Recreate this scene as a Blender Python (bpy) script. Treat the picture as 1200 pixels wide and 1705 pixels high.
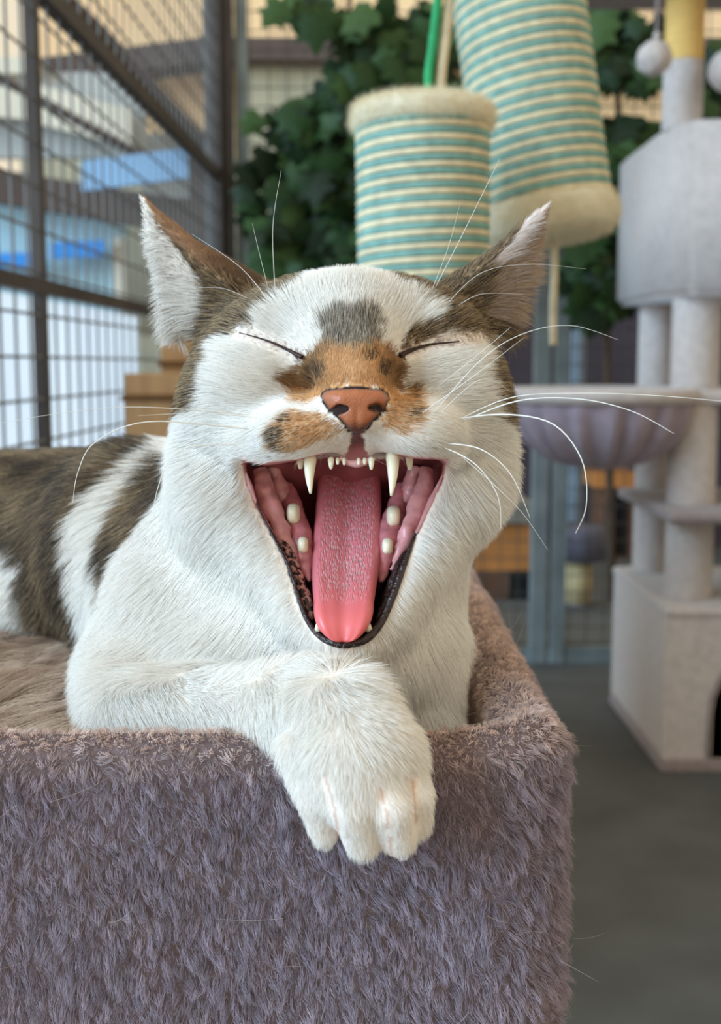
import bpy, bmesh, math, random
import numpy as np
from mathutils import Vector, Matrix, kdtree

for _o in list(bpy.data.objects):
    bpy.data.objects.remove(_o)
SC = bpy.context.scene
COL = SC.collection
RNG = np.random.default_rng(7)
random.seed(7)

# ------------------------------------------------------------------ camera
FPX, CX, CY = 2000.0, 600.0, 852.5
CAM_Z, PITCH = 0.85, math.radians(7.0)
cam_d = bpy.data.cameras.new('camera')
cam = bpy.data.objects.new('camera', cam_d); COL.objects.link(cam)
cam_d.sensor_fit = 'VERTICAL'; cam_d.sensor_height = 36.0
cam_d.lens = 36.0 * FPX / 1705.0
cam_d.clip_start = 0.02; cam_d.clip_end = 100
cam.location = (0, 0, CAM_Z); cam.rotation_euler = (math.radians(90) - PITCH, 0, 0)
cam_d.dof.use_dof = True
cam_d.dof.focus_distance = 0.368
cam_d.dof.aperture_fstop = 15.0
SC.camera = cam

# ------------------------------------------------------------------ world, sun, exposure
w = bpy.data.worlds.new('sky'); SC.world = w; w.use_nodes = True
bg = w.node_tree.nodes['Background']
bg.inputs['Color'].default_value = (1.0, 0.88, 0.67, 1)
bg.inputs['Strength'].default_value = 0.80
sun_d = bpy.data.lights.new('sun', 'SUN'); sun = bpy.data.objects.new('sun', sun_d); COL.objects.link(sun)
sun_d.energy = 3.9; sun_d.color = (0.50, 0.76, 1.0); sun_d.angle = math.radians(42)
sun.rotation_euler = Vector((0.84, 0.45, -0.34)).to_track_quat('-Z', 'Y').to_euler()
SC.view_settings.view_transform = 'Standard'; SC.view_settings.look = 'None'
SC.view_settings.gamma = 1.0; SC.view_settings.use_curve_mapping = False
SC.view_settings.exposure = 0.17

# ------------------------------------------------------------------ helpers
_ct, _st = math.cos(PITCH), math.sin(PITCH)
def P(px, py, Y):
    """world point seen at photograph pixel (px, py) at forward distance Y"""
    a = (px - CX) / FPX; b = (CY - py) / FPX
    ry = _ct + b * _st; rz = -_st + b * _ct
    t = Y / ry
    return Vector((a * t, Y, CAM_Z + rz * t))
def Pn(px, py, Y):
    px, py, Y = np.asarray(px, float), np.asarray(py, float), np.asarray(Y, float)
    a = (px - CX) / FPX; b = (CY - py) / FPX
    t = Y / (_ct + b * _st)
    return np.stack([a * t, Y + 0 * t, CAM_Z + (-_st + b * _ct) * t], -1)
def proj(p):
    x, y, z = p[..., 0], p[..., 1], p[..., 2] - CAM_Z
    d = y * _ct - z * _st
    return CX + FPX * x / d, CY - FPX * (y * _st + z * _ct) / d
def lin(c):
    """8-bit display colour to linear"""
    c = np.asarray(c, float) / 255.0
    return np.where(c <= 0.04045, c / 12.92, ((c + 0.055) / 1.055) ** 2.4)
def L3(r, g, b): return tuple(lin((r, g, b))) + (1.0,)

MATS = {}
def mat(name, col, rough=0.7, var=0.12, scale=30.0, bump=0.0, bscale=None, spec=0.3, sheen=0.0, stretch=None, trans=0.0, metal=0.0):
    if name in MATS: return MATS[name]
    m = bpy.data.materials.new(name); m.use_nodes = True; nt = m.node_tree
    b = nt.nodes['Principled BSDF']; c = L3(*col)
    tc = nt.nodes.new('ShaderNodeTexCoord'); mp = nt.nodes.new('ShaderNodeMapping')
    nt.links.new(tc.outputs['Object'], mp.inputs['Vector'])
    if stretch: mp.inputs['Scale'].default_value = stretch
    no = nt.nodes.new('ShaderNodeTexNoise'); no.inputs['Scale'].default_value = scale; no.inputs['Detail'].default_value = 5
    nt.links.new(mp.outputs['Vector'], no.inputs['Vector'])
    cr = nt.nodes.new('ShaderNodeValToRGB')
    cr.color_ramp.elements[0].position = 0.3; cr.color_ramp.elements[1].position = 0.7
    cr.color_ramp.elements[0].color = tuple(max(0, v * (1 - var * 2)) for v in c[:3]) + (1,)
    cr.color_ramp.elements[1].color = tuple(min(1, v * (1 + var)) for v in c[:3]) + (1,)
    nt.links.new(no.outputs['Fac'], cr.inputs['Fac']); nt.links.new(cr.outputs['Color'], b.inputs['Base Color'])
    b.inputs['Roughness'].default_value = rough; b.inputs['Specular IOR Level'].default_value = spec
    b.inputs['Metallic'].default_value = metal
    if sheen: b.inputs['Sheen Weight'].default_value = sheen; b.inputs['Sheen Roughness'].default_value = 0.6
    if bump:
        n2 = nt.nodes.new('ShaderNodeTexNoise'); n2.inputs['Scale'].default_value = bscale or scale * 3; n2.inputs['Detail'].default_value = 4
        nt.links.new(mp.outputs['Vector'], n2.inputs['Vector'])
        bp = nt.nodes.new('ShaderNodeBump'); bp.inputs['Strength'].default_value = bump; bp.inputs['Distance'].default_value = 0.01
        nt.links.new(n2.outputs['Fac'], bp.inputs['Height']); nt.links.new(bp.outputs['Normal'], b.inputs['Normal'])
    if trans:
        tr = nt.nodes.new('ShaderNodeBsdfTranslucent'); mx = nt.nodes.new('ShaderNodeMixShader'); mx.inputs['Fac'].default_value = trans
        nt.links.new(cr.outputs['Color'], tr.inputs['Color'])
        nt.links.new(b.outputs[0], mx.inputs[1]); nt.links.new(tr.outputs[0], mx.inputs[2])
        nt.links.new(mx.outputs[0], nt.nodes['Material Output'].inputs['Surface'])
    MATS[name] = m; return m

def obj(name, me, m=None, parent=None, label=None, cat=None, group=None, kind=None, smooth=False):
    if isinstance(me, bmesh.types.BMesh):
        bm = me; me = bpy.data.meshes.new(name); bm.to_mesh(me); bm.free()
    if smooth and hasattr(me, 'polygons'):
        me.polygons.foreach_set('use_smooth', [True] * len(me.polygons))
    o = bpy.data.objects.new(name, me); COL.objects.link(o)
    if m is not None and hasattr(me, 'materials') and len(me.materials) == 0: me.materials.append(m)
    if parent is not None: o.parent = parent; o.matrix_parent_inverse = Matrix.Translation(-parent.location)
    return tag(o, label, cat, group, kind)
def tag(o, label=None, cat=None, group=None, kind=None):
    if label: o['label'] = label
    if cat: o['category'] = cat
    if group: o['group'] = group
    if kind: o['kind'] = kind
    return o
def thing(name, loc, label, cat, group=None):
    o = bpy.data.objects.new(name, None); COL.objects.link(o); o.location = loc; o.empty_display_size = 0.05
    bpy.context.view_layer.update()
    return tag(o, label, cat, group)
def mesh_np(name, v, f, smooth=True):
    me = bpy.data.meshes.new(name); me.from_pydata(np.asarray(v).tolist(), [], [list(map(int, q)) for q in f])
    if smooth: me.polygons.foreach_set('use_smooth', [True] * len(me.polygons))
    me.update(); return me
def box(bm, lo, hi, bev=0.0, seg=2):
    c = [(a + b) / 2 for a, b in zip(lo, hi)]; s = [abs(b - a) for a, b in zip(lo, hi)]
    r = bmesh.ops.create_cube(bm, size=1.0, matrix=Matrix.Translation(c) @ Matrix.Diagonal((*s, 1)))
    if bev:
        es = list({e for v in r['verts'] for e in v.link_edges})
        bmesh.ops.bevel(bm, geom=es, offset=bev, segments=seg, affect='EDGES', profile=0.5)
    return bm
def boxo(name, lo, hi, m, parent=None, bev=0.0, seg=2, **k):
    return obj(name, box(bmesh.new(), lo, hi, bev, seg), m, parent, smooth=False, **k)
def catmull(pts, n):
    pts = np.asarray(pts, float); k = len(pts)
    t = np.linspace(0, k - 1, n); i = np.clip(t.astype(int), 0, k - 2); u = (t - i)[:, None]
    p0 = pts[np.clip(i - 1, 0, k - 1)]; p1 = pts[i]; p2 = pts[i + 1]; p3 = pts[np.clip(i + 2, 0, k - 1)]
    return 0.5 * (2 * p1 + (p2 - p0) * u + (2 * p0 - 5 * p1 + 4 * p2 - p3) * u * u + (3 * p1 - p0 - 3 * p2 + p3) * u ** 3)
def tube(pts, rad, sides=8, closed=False, flat=1.0):
    """vertices and faces of a tube along pts"""
    pts = np.asarray(pts, float); n = len(pts); rad = np.broadcast_to(np.asarray(rad, float), (n,))
    tg = np.gradient(pts, axis=0); tg /= np.linalg.norm(tg, axis=1)[:, None] + 1e-12
    if closed:
        tg = np.roll(pts, -1, 0) - np.roll(pts, 1, 0); tg /= np.linalg.norm(tg, axis=1)[:, None]
    ref = np.array([0.0, 0, 1]) if abs(tg[0][2]) < 0.9 else np.array([1.0, 0, 0])
    a = ref - tg[0] * (ref @ tg[0]); a /= np.linalg.norm(a)
    A = []
    for i in range(n):
        a = a - tg[i] * (a @ tg[i]); a /= np.linalg.norm(a) + 1e-12; A.append(a)
    A = np.array(A); B = np.cross(tg, A)
    th = np.linspace(0, 2 * np.pi, sides, endpoint=False)
    v = pts[:, None] + rad[:, None, None] * (np.cos(th)[None, :, None] * A[:, None] + flat * np.sin(th)[None, :, None] * B[:, None])
    v = v.reshape(-1, 3); f = []
    for i in range(n if closed else n - 1):
        j = (i + 1) % n
        for s in range(sides):
            s2 = (s + 1) % sides
            f.append((i * sides + s, i * sides + s2, j * sides + s2, j * sides + s))
    if not closed:
        f.append(tuple(range(sides))[::-1]); f.append(tuple((n - 1) * sides + s for s in range(sides)))
    return v, f
def tubeo(name, pts, rad, m, parent=None, sides=8, closed=False, flat=1.0, **k):
    v, f = tube(pts, rad, sides, closed, flat); return obj(name, mesh_np(name, v, f), m, parent, **k)
def lathe(prof, seg=32, wob=None):
    """prof: list of (r, z)"""
    th = np.linspace(0, 2 * np.pi, seg, endpoint=False); v = []; f = []
    for k, (r, z) in enumerate(prof):
        for t in th:
            q = r if wob is None else wob(r, z, t, k)
            v.append((q * math.cos(t), q * math.sin(t), z))
    for k in range(len(prof) - 1):
        for s in range(seg):
            s2 = (s + 1) % seg
            f.append((k * seg + s, k * seg + s2, (k + 1) * seg + s2, (k + 1) * seg + s))
    f.append(tuple(range(seg))[::-1]); f.append(tuple((len(prof) - 1) * seg + s for s in range(seg)))
    return np.array(v), f
def latheo(name, prof, loc, m, parent=None, seg=32, wob=None, rot=None, **k):
    v, f = lathe(prof, seg, wob)
    if rot is not None: v = v @ np.array(rot.to_3x3()).T
    return obj(name, mesh_np(name, v + np.array(loc), f), m, parent, **k)
def hash3(i, j, k, s=0):
    h = (i * 374761393 + j * 668265263 + k * 2147483647 + s * 974711) & 0xFFFFFFFF
    h = ((h ^ (h >> 13)) * 1274126177) & 0xFFFFFFFF
    return ((h ^ (h >> 16)) & 0xFFFF) / 65535.0
def vnoise(p, scale, s=0):
    q = np.asarray(p, float) * scale; i = np.floor(q).astype(np.int64); u = q - i; u = u * u * (3 - 2 * u)
    r = 0
    for a in (0, 1):
        for b in (0, 1):
            for c in (0, 1):
                wgt = (u[..., 0] if a else 1 - u[..., 0]) * (u[..., 1] if b else 1 - u[..., 1]) * (u[..., 2] if c else 1 - u[..., 2])
                r = r + wgt * hash3(i[..., 0] + a, i[..., 1] + b, i[..., 2] + c, s)
    return r
# ================================================================== THE SETTING
M_FLOOR = mat('floor_concrete', (86, 88, 88), 0.65, 0.12, 6, 0.05, 40)
bm = bmesh.new(); box(bm, (-6, -1.5, -0.05), (6, 9.0, 0.0))
obj('floor', bm, M_FLOOR, kind='structure', label='dark grey-green concrete floor', cat='floor')

M_STEEL = mat('galvanised_steel', (128, 138, 140), 0.5, 0.15, 8, metal=0.3)
M_DARK = mat('dark_steel', (80, 74, 72), 0.6, 0.15, 8)
M_WIRE = mat('wire_steel', (118, 120, 122), 0.55, 0.1, 20)
M_WIREB = mat('wire_back', (70, 70, 66), 0.55, 0.1, 20)

def wire_between(name, a, b, r, m, parent, share={}):
    """a straight wire: one shared unit cylinder stretched between two points"""
    key = (m.name,)
    if key not in share:
        bmw = bmesh.new(); bmesh.ops.create_cone(bmw, cap_ends=True, segments=6, radius1=1, radius2=1, depth=1)
        me = bpy.data.meshes.new(name); bmw.to_mesh(me); bmw.free(); me.materials.append(m); share[key] = me
    a, b = Vector(a), Vector(b); d = b - a
    o = bpy.data.objects.new(name, share[key]); COL.objects.link(o)
    if parent is not None: o.parent = parent; o.matrix_parent_inverse = Matrix.Translation(-parent.location)
    o.matrix_basis = Matrix.Translation((a + b) / 2) @ d.to_track_quat('Z', 'Y').to_matrix().to_4x4() @ Matrix.Diagonal((r, r, d.length, 1))
    return o

# ---- left wall: welded mesh panel between dark steel posts, running away from the viewer
def lx(Y): return -0.4935 + 0.029 * Y
wl = bpy.data.objects.new('wall_left', None); COL.objects.link(wl); wl.location = (lx(1.5), 1.5, 0)
tag(wl, 'steel mesh wall with dark frame on the left', 'wall', kind='structure')
bpy.context.view_layer.update()
Y0, Y1, ZT = 1.02, 3.36, 1.95
y = Y0
while y < Y1:
    wire_between('wire', (lx(y), y, 0.02), (lx(y), y, ZT), 0.0021, M_WIRE, wl); y += 0.062
z = 0.055
while z < ZT:
    wire_between('wire', (lx(Y0) + .004, Y0, z), (lx(Y1) + .004, Y1, z), 0.0021, M_WIRE, wl); z += 0.0575
def post(name, x, y, z0, z1, wx, wy, m, parent, **k):
    return boxo(name, (x - wx / 2, y - wy / 2, z0), (x + wx / 2, y + wy / 2, z1), m, parent, bev=0.002, seg=1, **k)
post('frame_post', lx(1.69), 1.69, 0, ZT, 0.018, 0.02, M_DARK, wl)
post('frame_post', lx(3.36), 3.36, 0, 2.3, 0.04, 0.03, M_DARK, wl)
post('frame_post', lx(1.02), 1.02, 0, ZT, 0.018, 0.02, M_DARK, wl)
def rail(name, z, h, wth, m, off=0.0):
    bm = bmesh.new(); box(bm, (-wth / 2, Y0, z - h / 2), (wth / 2, Y1, z + h / 2))
    for v in bm.verts: v.co.x += lx(v.co.y) + off
    return obj(name, bm, m, wl)
rail('frame_rail', 0.957, 0.02, 0.02, M_DARK)
rail('frame_rail', 1.365, 0.028, 0.024, M_DARK)
rail('frame_rail', ZT, 0.03, 0.024, M_DARK)
rail('frame_rail', 0.02, 0.03, 0.024, M_DARK)
# translucent white weather panel outside the mesh, below the rail
M_PANEL = mat('panel_white', (248, 250, 255), 0.5, 0.03, 3, trans=0.8)
bm = bmesh.new(); box(bm, (-0.004, 0.9, 0.03), (0.004, 2.46, 0.945))
for v in bm.verts: v.co.x += lx(v.co.y) - 0.03
obj('weather_panel', bm, M_PANEL, label='white translucent weather sheet fixed outside the left mesh below the rail', cat='panel')

# ---- back wall: mesh fence with steel frame
YB = 3.40
wb = bpy.data.objects.new('wall_back', None); COL.objects.link(wb); wb.location = (0, YB, 0)
tag(wb, 'steel mesh fence with galvanised frame at the back', 'fence', kind='structure'); bpy.context.view_layer.update()
x = -0.40
while x < 1.35:
    wire_between('wire', (x, YB, 0.03), (x, YB, 2.3), 0.0017, M_WIREB, wb); x += 0.05
z = 0.05
while z < 2.3:
    wire_between('wire', (-0.4, YB - .003, z), (1.35, YB - .003, z), 0.0017, M_WIREB, wb); z += 0.05
post('frame_post', P(355, 300, YB).x, YB, 0, 2.3, 0.042, 0.03, M_STEEL, wb)
post('frame_post', P(381, 300, YB).x, YB - .02, 0, 2.3, 0.036, 0.03, M_DARK, wb)
post('frame_post', P(404, 300, YB).x, YB, 0, 2.3, 0.034, 0.03, M_STEEL, wb)
post('frame_post', P(895, 900, YB).x, YB - .02, 0, 2.3, 0.045, 0.04, M_STEEL, wb)
post('frame_post', P(927, 900, YB).x, YB - .02, 0, 2.3, 0.04, 0.04, M_STEEL, wb)
boxo('frame_rail', (P(880, 900, YB).x, YB - .035, 0.0), (1.35, YB - .002, 0.045), M_STEEL, wb)
boxo('frame_rail', (-0.4, YB - .02, 0.0), (P(880, 900, YB).x, YB, 0.04), M_STEEL, wb)
boxo('frame_rail', (-0.4, YB - .02, 2.27), (1.35, YB + .01, 2.31), M_STEEL, wb)

# ---- wooden steps beside the left mesh
M_WOOD = mat('pale_plywood', (198, 162, 120), 0.6, 0.1, 5, 0.03, 60, stretch=(8, 8, 1))
M_WOODS = mat('plywood_edge', (120, 88, 56), 0.7, 0.1, 5)
def crate(pxa, pxb, Y, pytop, pyseam, label):
    a, b = P(pxa, 650, Y), P(pxb, 650, Y); zt = P(pxa, pytop, Y).z
    t = thing('wooden_step', ((a.x + b.x) / 2, Y, 0), label, 'box', 'plywood steps by the mesh')
    zs = P(pxa, pyseam, Y).z
    boxo('panel', (a.x, Y, 0.0), (b.x, Y + 0.16, zs - .004), M_WOOD, t, .002, 1)
    boxo('shelf_board', (a.x - .006, Y - .006, zs - .004), (b.x, Y + 0.16, zs + .004), M_WOODS, t)
    boxo('top_panel', (a.x, Y, zs + .004), (b.x, Y + 0.16, zt), M_WOOD, t, .002, 1)
crate(207, 300, 1.98, 622, 663, 'lower plywood step with dark seam, nearest the mesh and the brown back of the cat')
crate(268, 372, 2.17, 522, 606, 'taller plywood step behind the lower one, under the left ear')

# ================================================================== NEIGHBOURING SHELTER OUTSIDE
M_PEACH = mat('sunlit_peach_wall', (255, 214, 168), 0.8, 0.08, 3)
M_BEAM = mat('beam_brown', (92, 78, 72), 0.7, 0.12, 6)
M_OLIVE = mat('beige_wall', (180, 174, 150), 0.85, 0.12, 4)
M_GREY = mat('roof_sheet_grey', (182, 186, 186), 0.6, 0.1, 4)
M_CYAN = mat('pale_cyan_board', (176, 212, 226), 0.6, 0.06, 3)
M_BLUE = mat('bright_blue_strip', (60, 150, 235), 0.5, 0.05, 3)
M_SKYB = mat('blue_tarp', (150, 196, 240), 0.5, 0.08, 5)
M_PURP = mat('dim_mauve_wall', (66, 58, 66), 0.85, 0.15, 3)
M_LIGHTB = mat('cream_board', (228, 222, 205), 0.7, 0.05, 3)
def pbox(name, x0, x1, y0, y1, Y, dY, m, label=None, cat=None, kind=None, parent=None, skew=0):
    """a board whose front face at distance Y covers the given span"""
    a, b = P(x0, y1, Y), P(x1, y0, Y)
    bm = bmesh.new(); box(bm, (a.x, Y, a.z), (b.x, Y + dY, b.z))
    if skew:
        for v in bm.verts: v.co.z += skew * (v.co.x - a.x)
    return obj(name, bm, m, parent, label=label, cat=cat, kind=kind)
# peach gable building behind everything
pb = thing('neighbour_building', (0, 7.0, 0), 'sunlit peach building beyond the fence with a dark cross beam', 'building')
pbox('wall', 66, 1700, -500, 330, 7.0, 0.2, M_PEACH, parent=pb)
pbox('cross_beam', 385, 1700, 62, 100, 6.7, 0.25, M_BEAM, parent=pb)
pbox('cross_beam', 66, 352, 96, 136, 6.7, 0.25, M_BEAM, parent=pb, skew=.12)
pbox('lower_wall', 400, 640, 100, 600, 6.8, 0.15, M_OLIVE, parent=pb)
boxo('plinth', (-1.9, 6.9, 0.0), (4.0, 7.15, 2.0), M_OLIVE, pb)
# dim store beyond the fence, right
boxo('wall_store', (0.30, 5.6, 0.0), (3.2, 5.75, 1.42), M_PURP, kind='structure', label='dim mauve wall of the next run behind the fence', cat='wall')
# left: lean-to
lt = thing('lean_to_shelter', (-1.4, 4.6, 0), 'grey lean-to roof and pale blue boards seen through the left mesh', 'shelter')
pbox('board', -120, 205, 318, 520, 4.6, 0.05, M_CYAN, parent=lt)
pbox('end_board', 188, 205, 395, 500, 4.55, 0.04, M_LIGHTB, parent=lt)
pbox('upper_sheet', 238, 345, 222, 330, 4.98, 0.05, M_GREY, parent=lt)
pbox('side_wall', 205, 345, 330, 560, 5.0, 0.05, M_OLIVE, parent=lt)
pbox('blue_strip', -120, 64, 424, 446, 4.50, 0.04, M_BLUE, parent=lt, skew=.02)
pbox('blue_strip', 84, 172, 404, 430, 4.50, 0.04, M_BLUE, parent=lt, skew=.05)
pbox('dark_fascia', -120, 330, 262, 318, 4.45, 0.08, M_BEAM, parent=lt, skew=-.16)
pbox('roof_sheet', -140, 238, 120, 262, 4.75, 0.05, M_GREY, parent=lt)
pbox('roof_light', -120, 66, 95, 122, 4.7, 0.03, M_LIGHTB, parent=lt)
pbox('roof_light', 60, 215, 140, 205, 4.68, 0.03, M_LIGHTB, parent=lt, skew=-.25)
pbox('roof_light', -140, 50, 130, 180, 4.68, 0.03, M_LIGHTB, parent=lt, skew=-.1)
pbox('blue_tarpaulin', 135, 312, 268, 318, 4.3, 0.03, M_SKYB, lt and 'pale blue tarpaulin hanging under the lean-to roof left of the dark post', 'tarpaulin', skew=.12)
bm = bmesh.new()   # sloping rafter that closes the lean-to roof
tubeo('rafter', [P(40, -60, 3.6), P(175, 70, 3.9), P(352, 262, 4.3)], 0.045, M_BEAM, lt, sides=4)
for a0, a1 in ((-20, 175), (60, 300)):
    tubeo('rafter', [P(a0, a0 * .55 + 130, 4.2), P(a1, a1 * .55 + 130, 4.5)], 0.018, M_BEAM, lt, sides=4)
pbox('side_post', 320, 345, 225, 560, 4.9, 0.06, M_BEAM, parent=lt)

# things standing in the next run, behind the fence
M_ORANGE = mat('orange_wood', (178, 116, 62), 0.6, 0.12, 6)
M_BROWN = mat('brown_board', (96, 66, 48), 0.7, 0.15, 6)
M_BLACK = mat('black_plastic', (22, 22, 22), 0.5, 0.1, 8)
M_SISAL = mat('beige_sisal', (176, 158, 118), 0.85, 0.1, 40, stretch=(1, 1, 12))
M_PLUSHD = mat('dim_plush', (92, 90, 102), 0.9, 0.12, 20)
M_PALEB = mat('pale_blue_pipe', (170, 184, 198), 0.5, 0.06, 8)
c = P(862, 1010, 4.3)
t = thing('cat_house', (c.x, 4.3, 0), 'orange wooden cat house with dark doorway behind the fence beside the steel post', 'cat house')
pbox('front_board', 790, 884, 872, 950, 4.3, 0.03, M_ORANGE, parent=t)
pbox('dark_doorway', 848, 884, 952, 1020, 4.31, 0.02, M_BLACK, parent=t)
pbox('side_board', 790, 846, 950, 1045, 4.3, 0.03, M_BROWN, parent=t)
pbox('top_board', 740, 884, 836, 872, 4.28, 0.35, mat('grey_board', (128, 122, 112), .8), parent=t)
c = P(962, 1000, 4.2); k = 4.2 / 2000
t = thing('scratching_post', (c.x, 4.2, 0), 'short beige sisal post on grey plush foot behind the fence', 'scratching post')
zt, zm, zb = P(962, 930, 4.2).z, P(962, 1004, 4.2).z, 0.0
latheo('sisal', [(22 * k, zm), (22 * k, zt)], (c.x, 4.2, 0), M_SISAL, t)
latheo('foot', [(25 * k, zb), (25 * k, zm)], (c.x, 4.2, 0), M_PLUSHD, t)
latheo('top_plate', [(48 * k, zt), (48 * k, zt + .10), (40 * k, zt + .12)], (c.x, 4.2, 0), M_PLUSHD, t)
c = P(958, 820, 4.9)
latheo('drain_pipe', [(.03, 0), (.03, 1.0), (.036, 1.0), (.036, 1.05), (.03, 1.05), (.03, 1.3)], (c.x, 4.9, 0), M_PALEB, label='pale blue pipe behind the fence just right of the steel posts', cat='pipe')
c = P(1028, 800, 5.2)
t = thing('shelf_unit', (c.x, 5.2, 0), 'brown shelf unit with orange board behind the hammock', 'shelf')
pbox('orange_board', 990, 1062, 788, 812, 5.2, 0.3, M_ORANGE, parent=t)
pbox('side_board', 1000, 1020, 815, 1060, 5.2, 0.3, M_BROWN, parent=t)
pbox('side_board', 1045, 1062, 815, 1060, 5.2, 0.3, M_BROWN, parent=t)
pbox('shelf_board', 1000, 1062, 930, 945, 5.2, 0.3, M_BROWN, parent=t)

# ================================================================== IVY ON THE FENCE
def leaf_mesh(name, m, seed):
    r = random.Random(seed)
    out = [(0, 0), (.30, -.10), (.52, .12), (.36, .30), (.58, .62), (.26, .60), (0, 1.0), (-.26, .62), (-.56, .60), (-.36, .30), (-.52, .10), (-.28, -.1)]
    v = [(x + r.uniform(-.04, .04), y + r.uniform(-.04, .04), -0.22 * abs(x) - 0.10 * y * y + r.uniform(-.02, .02)) for x, y in out]
    v.append((0, .42, 0.03)); n = len(out); f = [(i, (i + 1) % n, n) for i in range(n)]
    v2 = [(x, y, z - .02) for x, y, z in v]; f2 = [(a + n + 1, c + n + 1, b + n + 1) for a, b, c in f]
    me = mesh_np(name, np.array(v + v2), f + f2); me.materials.append(m); return me
GREENS = [(46, 74, 38), (36, 60, 32), (58, 88, 46), (30, 48, 28), (70, 98, 54)]
LEAVES = [leaf_mesh('leaf', mat('ivy_leaf_%d' % i, g, 0.55, 0.15, 12, spec=0.25, trans=0.2), i) for i, g in enumerate(GREENS)]
M_STEM = mat('ivy_stem', (82, 66, 52), 0.8, 0.15, 20)
def vine(label, stems, blobs, Y, size, seed):
    r = random.Random(seed); b0 = P(*stems[0][0], Y)
    t = thing('climbing_ivy', (b0.x, Y, b0.z), label, 'ivy', 'ivy climbing the back fence')
    for s in stems:
        p = catmull([P(x, y, Y + .02) for x, y in s], 16); tubeo('stem', p, np.linspace(.012, .006, 16), M_STEM, t, sides=6)
    for cx, cy, rx, ry, n in blobs:
        for _ in range(n):
            a = r.uniform(0, 6.28); q = math.sqrt(r.random())
            p = P(cx + rx * q * math.cos(a), cy + ry * q * math.sin(a), Y + r.uniform(-.12, .06))
            o = bpy.data.objects.new('leaf', r.choice(LEAVES)); COL.objects.link(o); o.parent = t
            o.matrix_parent_inverse = Matrix.Translation(-t.location)
            s = size * r.uniform(.65, 1.2)
            R = Matrix.Rotation(r.uniform(-.5, .5), 4, 'X') @ Matrix.Rotation(r.uniform(-.6, .6), 4, 'Z') @ Matrix.Rotation(math.radians(r.uniform(55, 115)), 4, 'X') @ Matrix.Rotation(math.pi + r.gauss(0, .6), 4, 'Z')
            o.matrix_basis = Matrix.Translation(p) @ R @ Matrix.Diagonal((s, s, s, 1))
vine('ivy with large dark leaves climbing the fence between dark post and hanging scratcher',
     [[(560, 1000), (575, 500), (565, 250), (585, -40)], [(575, 500), (500, 330), (455, 180)]],
     [(500, 400, 100, 75, 60), (480, 290, 80, 55, 34), (470, 195, 45, 40, 14), (565, 210, 55, 85, 40), (580, 330, 40, 90, 34), (545, 165, 50, 20, 6)], 3.20, .085, 3)
vine('ivy hanging high above the round fluffy top of the shorter scratcher',
     [[(640, 1000), (650, 300), (640, 60), (620, -60)]],
     [(660, 60, 95, 75, 62), (690, 140, 80, 55, 40), (520, 5, 55, 22, 14), (600, 120, 40, 60, 20), (640, 250, 50, 90, 30)], 2.96, .085, 5)
vine('dense dark ivy on the fence between tilted scratcher and grey cat tree',
     [[(1020, 1000), (1010, 500), (1030, 200), (1000, -60)]],
     [(1035, 70, 75, 62, 86), (1000, 270, 45, 70, 44), (1060, 230, 45, 40, 34), (985, 470, 48, 50, 44), (1190, 130, 40, 80, 22), (1040, 330, 50, 80, 30), (990, 390, 40, 50, 22)], 3.20, .085, 9)
# ================================================================== CAT TREE
M_PL = mat('grey_plush', (186, 176, 172), 0.95, 0.07, 60, 0.12, 260, spec=0.1, sheen=0.25)
M_PLD = mat('mauve_plush', (140, 128, 128), 0.95, 0.08, 60, 0.12, 260, spec=0.1, sheen=0.2)
M_HAM = mat('hammock_plush', (152, 138, 150), 0.95, 0.08, 40, 0.1, 200, spec=0.1, sheen=0.2)
M_YEL = mat('yellow_sisal', (226, 186, 112), 0.85, 0.08, 30, 0.1, 90, stretch=(1, 1, 10))
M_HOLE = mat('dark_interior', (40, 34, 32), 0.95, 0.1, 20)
ct = thing('cat_tree', (0.86, 2.7, 0), 'tall grey plush cat tree with houses, hammock and posts at the right', 'cat tree')
X0, X1, YA, YZ = 0.632, 1.12, 2.44, 2.96
# base house: walls with an arched doorway in the front
def arch_front(x0, x1, z0, z1, y, th, cx, hw, hz, n=14):
    """front wall with an arched opening"""
    bm = bmesh.new()
    out = [(x0, z0), (x0, z1), (x1, z1), (x1, z0)]
    arc = [(cx + hw, z0)] + [(cx + hw * math.cos(a), hz - hw + hw * math.sin(a)) for a in np.linspace(0, math.pi, n)] + [(cx - hw, z0)]
    loop = [(x0, z0), (x0, z1), (x1, z1), (x1, z0)] + arc
    fr = [bm.verts.new((x, y, z)) for x, z in loop]; bk = [bm.verts.new((x, y + th, z)) for x, z in loop]
    bm.faces.new(fr); bm.faces.new(bk[::-1])
    for i in range(len(loop)):
        j = (i + 1) % len(loop); bm.faces.new((fr[i], bk[i], bk[j], fr[j]))
    bmesh.ops.triangulate(bm, faces=[f for f in bm.faces if len(f.verts) > 4]); bmesh.ops.recalc_face_normals(bm, faces=bm.faces)
    return bm
zb = 0.352
fw_ = obj('front_wall', arch_front(X0, X1, .03, zb - .02, YA, .02, .90, .165, .285), M_PL, ct)
boxo('side_wall', (X0, YA + .02, .03), (X0 + .02, YZ, zb - .02), M_PL, ct, .004)
boxo('side_wall', (X1 - .02, YA + .02, .03), (X1, YZ, zb - .02), M_PL, ct, .004)
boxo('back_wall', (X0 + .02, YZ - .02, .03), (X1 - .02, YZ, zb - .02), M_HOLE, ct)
boxo('floor_board', (X0 - .004, YA - .01, 0.0), (X1, YZ, .03), M_PLD, ct, .006)
boxo('roof_board', (X0 - .004, YA - .006, zb - .022), (X1, YZ, zb), M_PL, ct, .009)
ar = [(.90 + .172 * math.cos(a), YA - .002, .12 + .172 * math.sin(a)) for a in np.linspace(0, math.pi, 20)]
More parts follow.
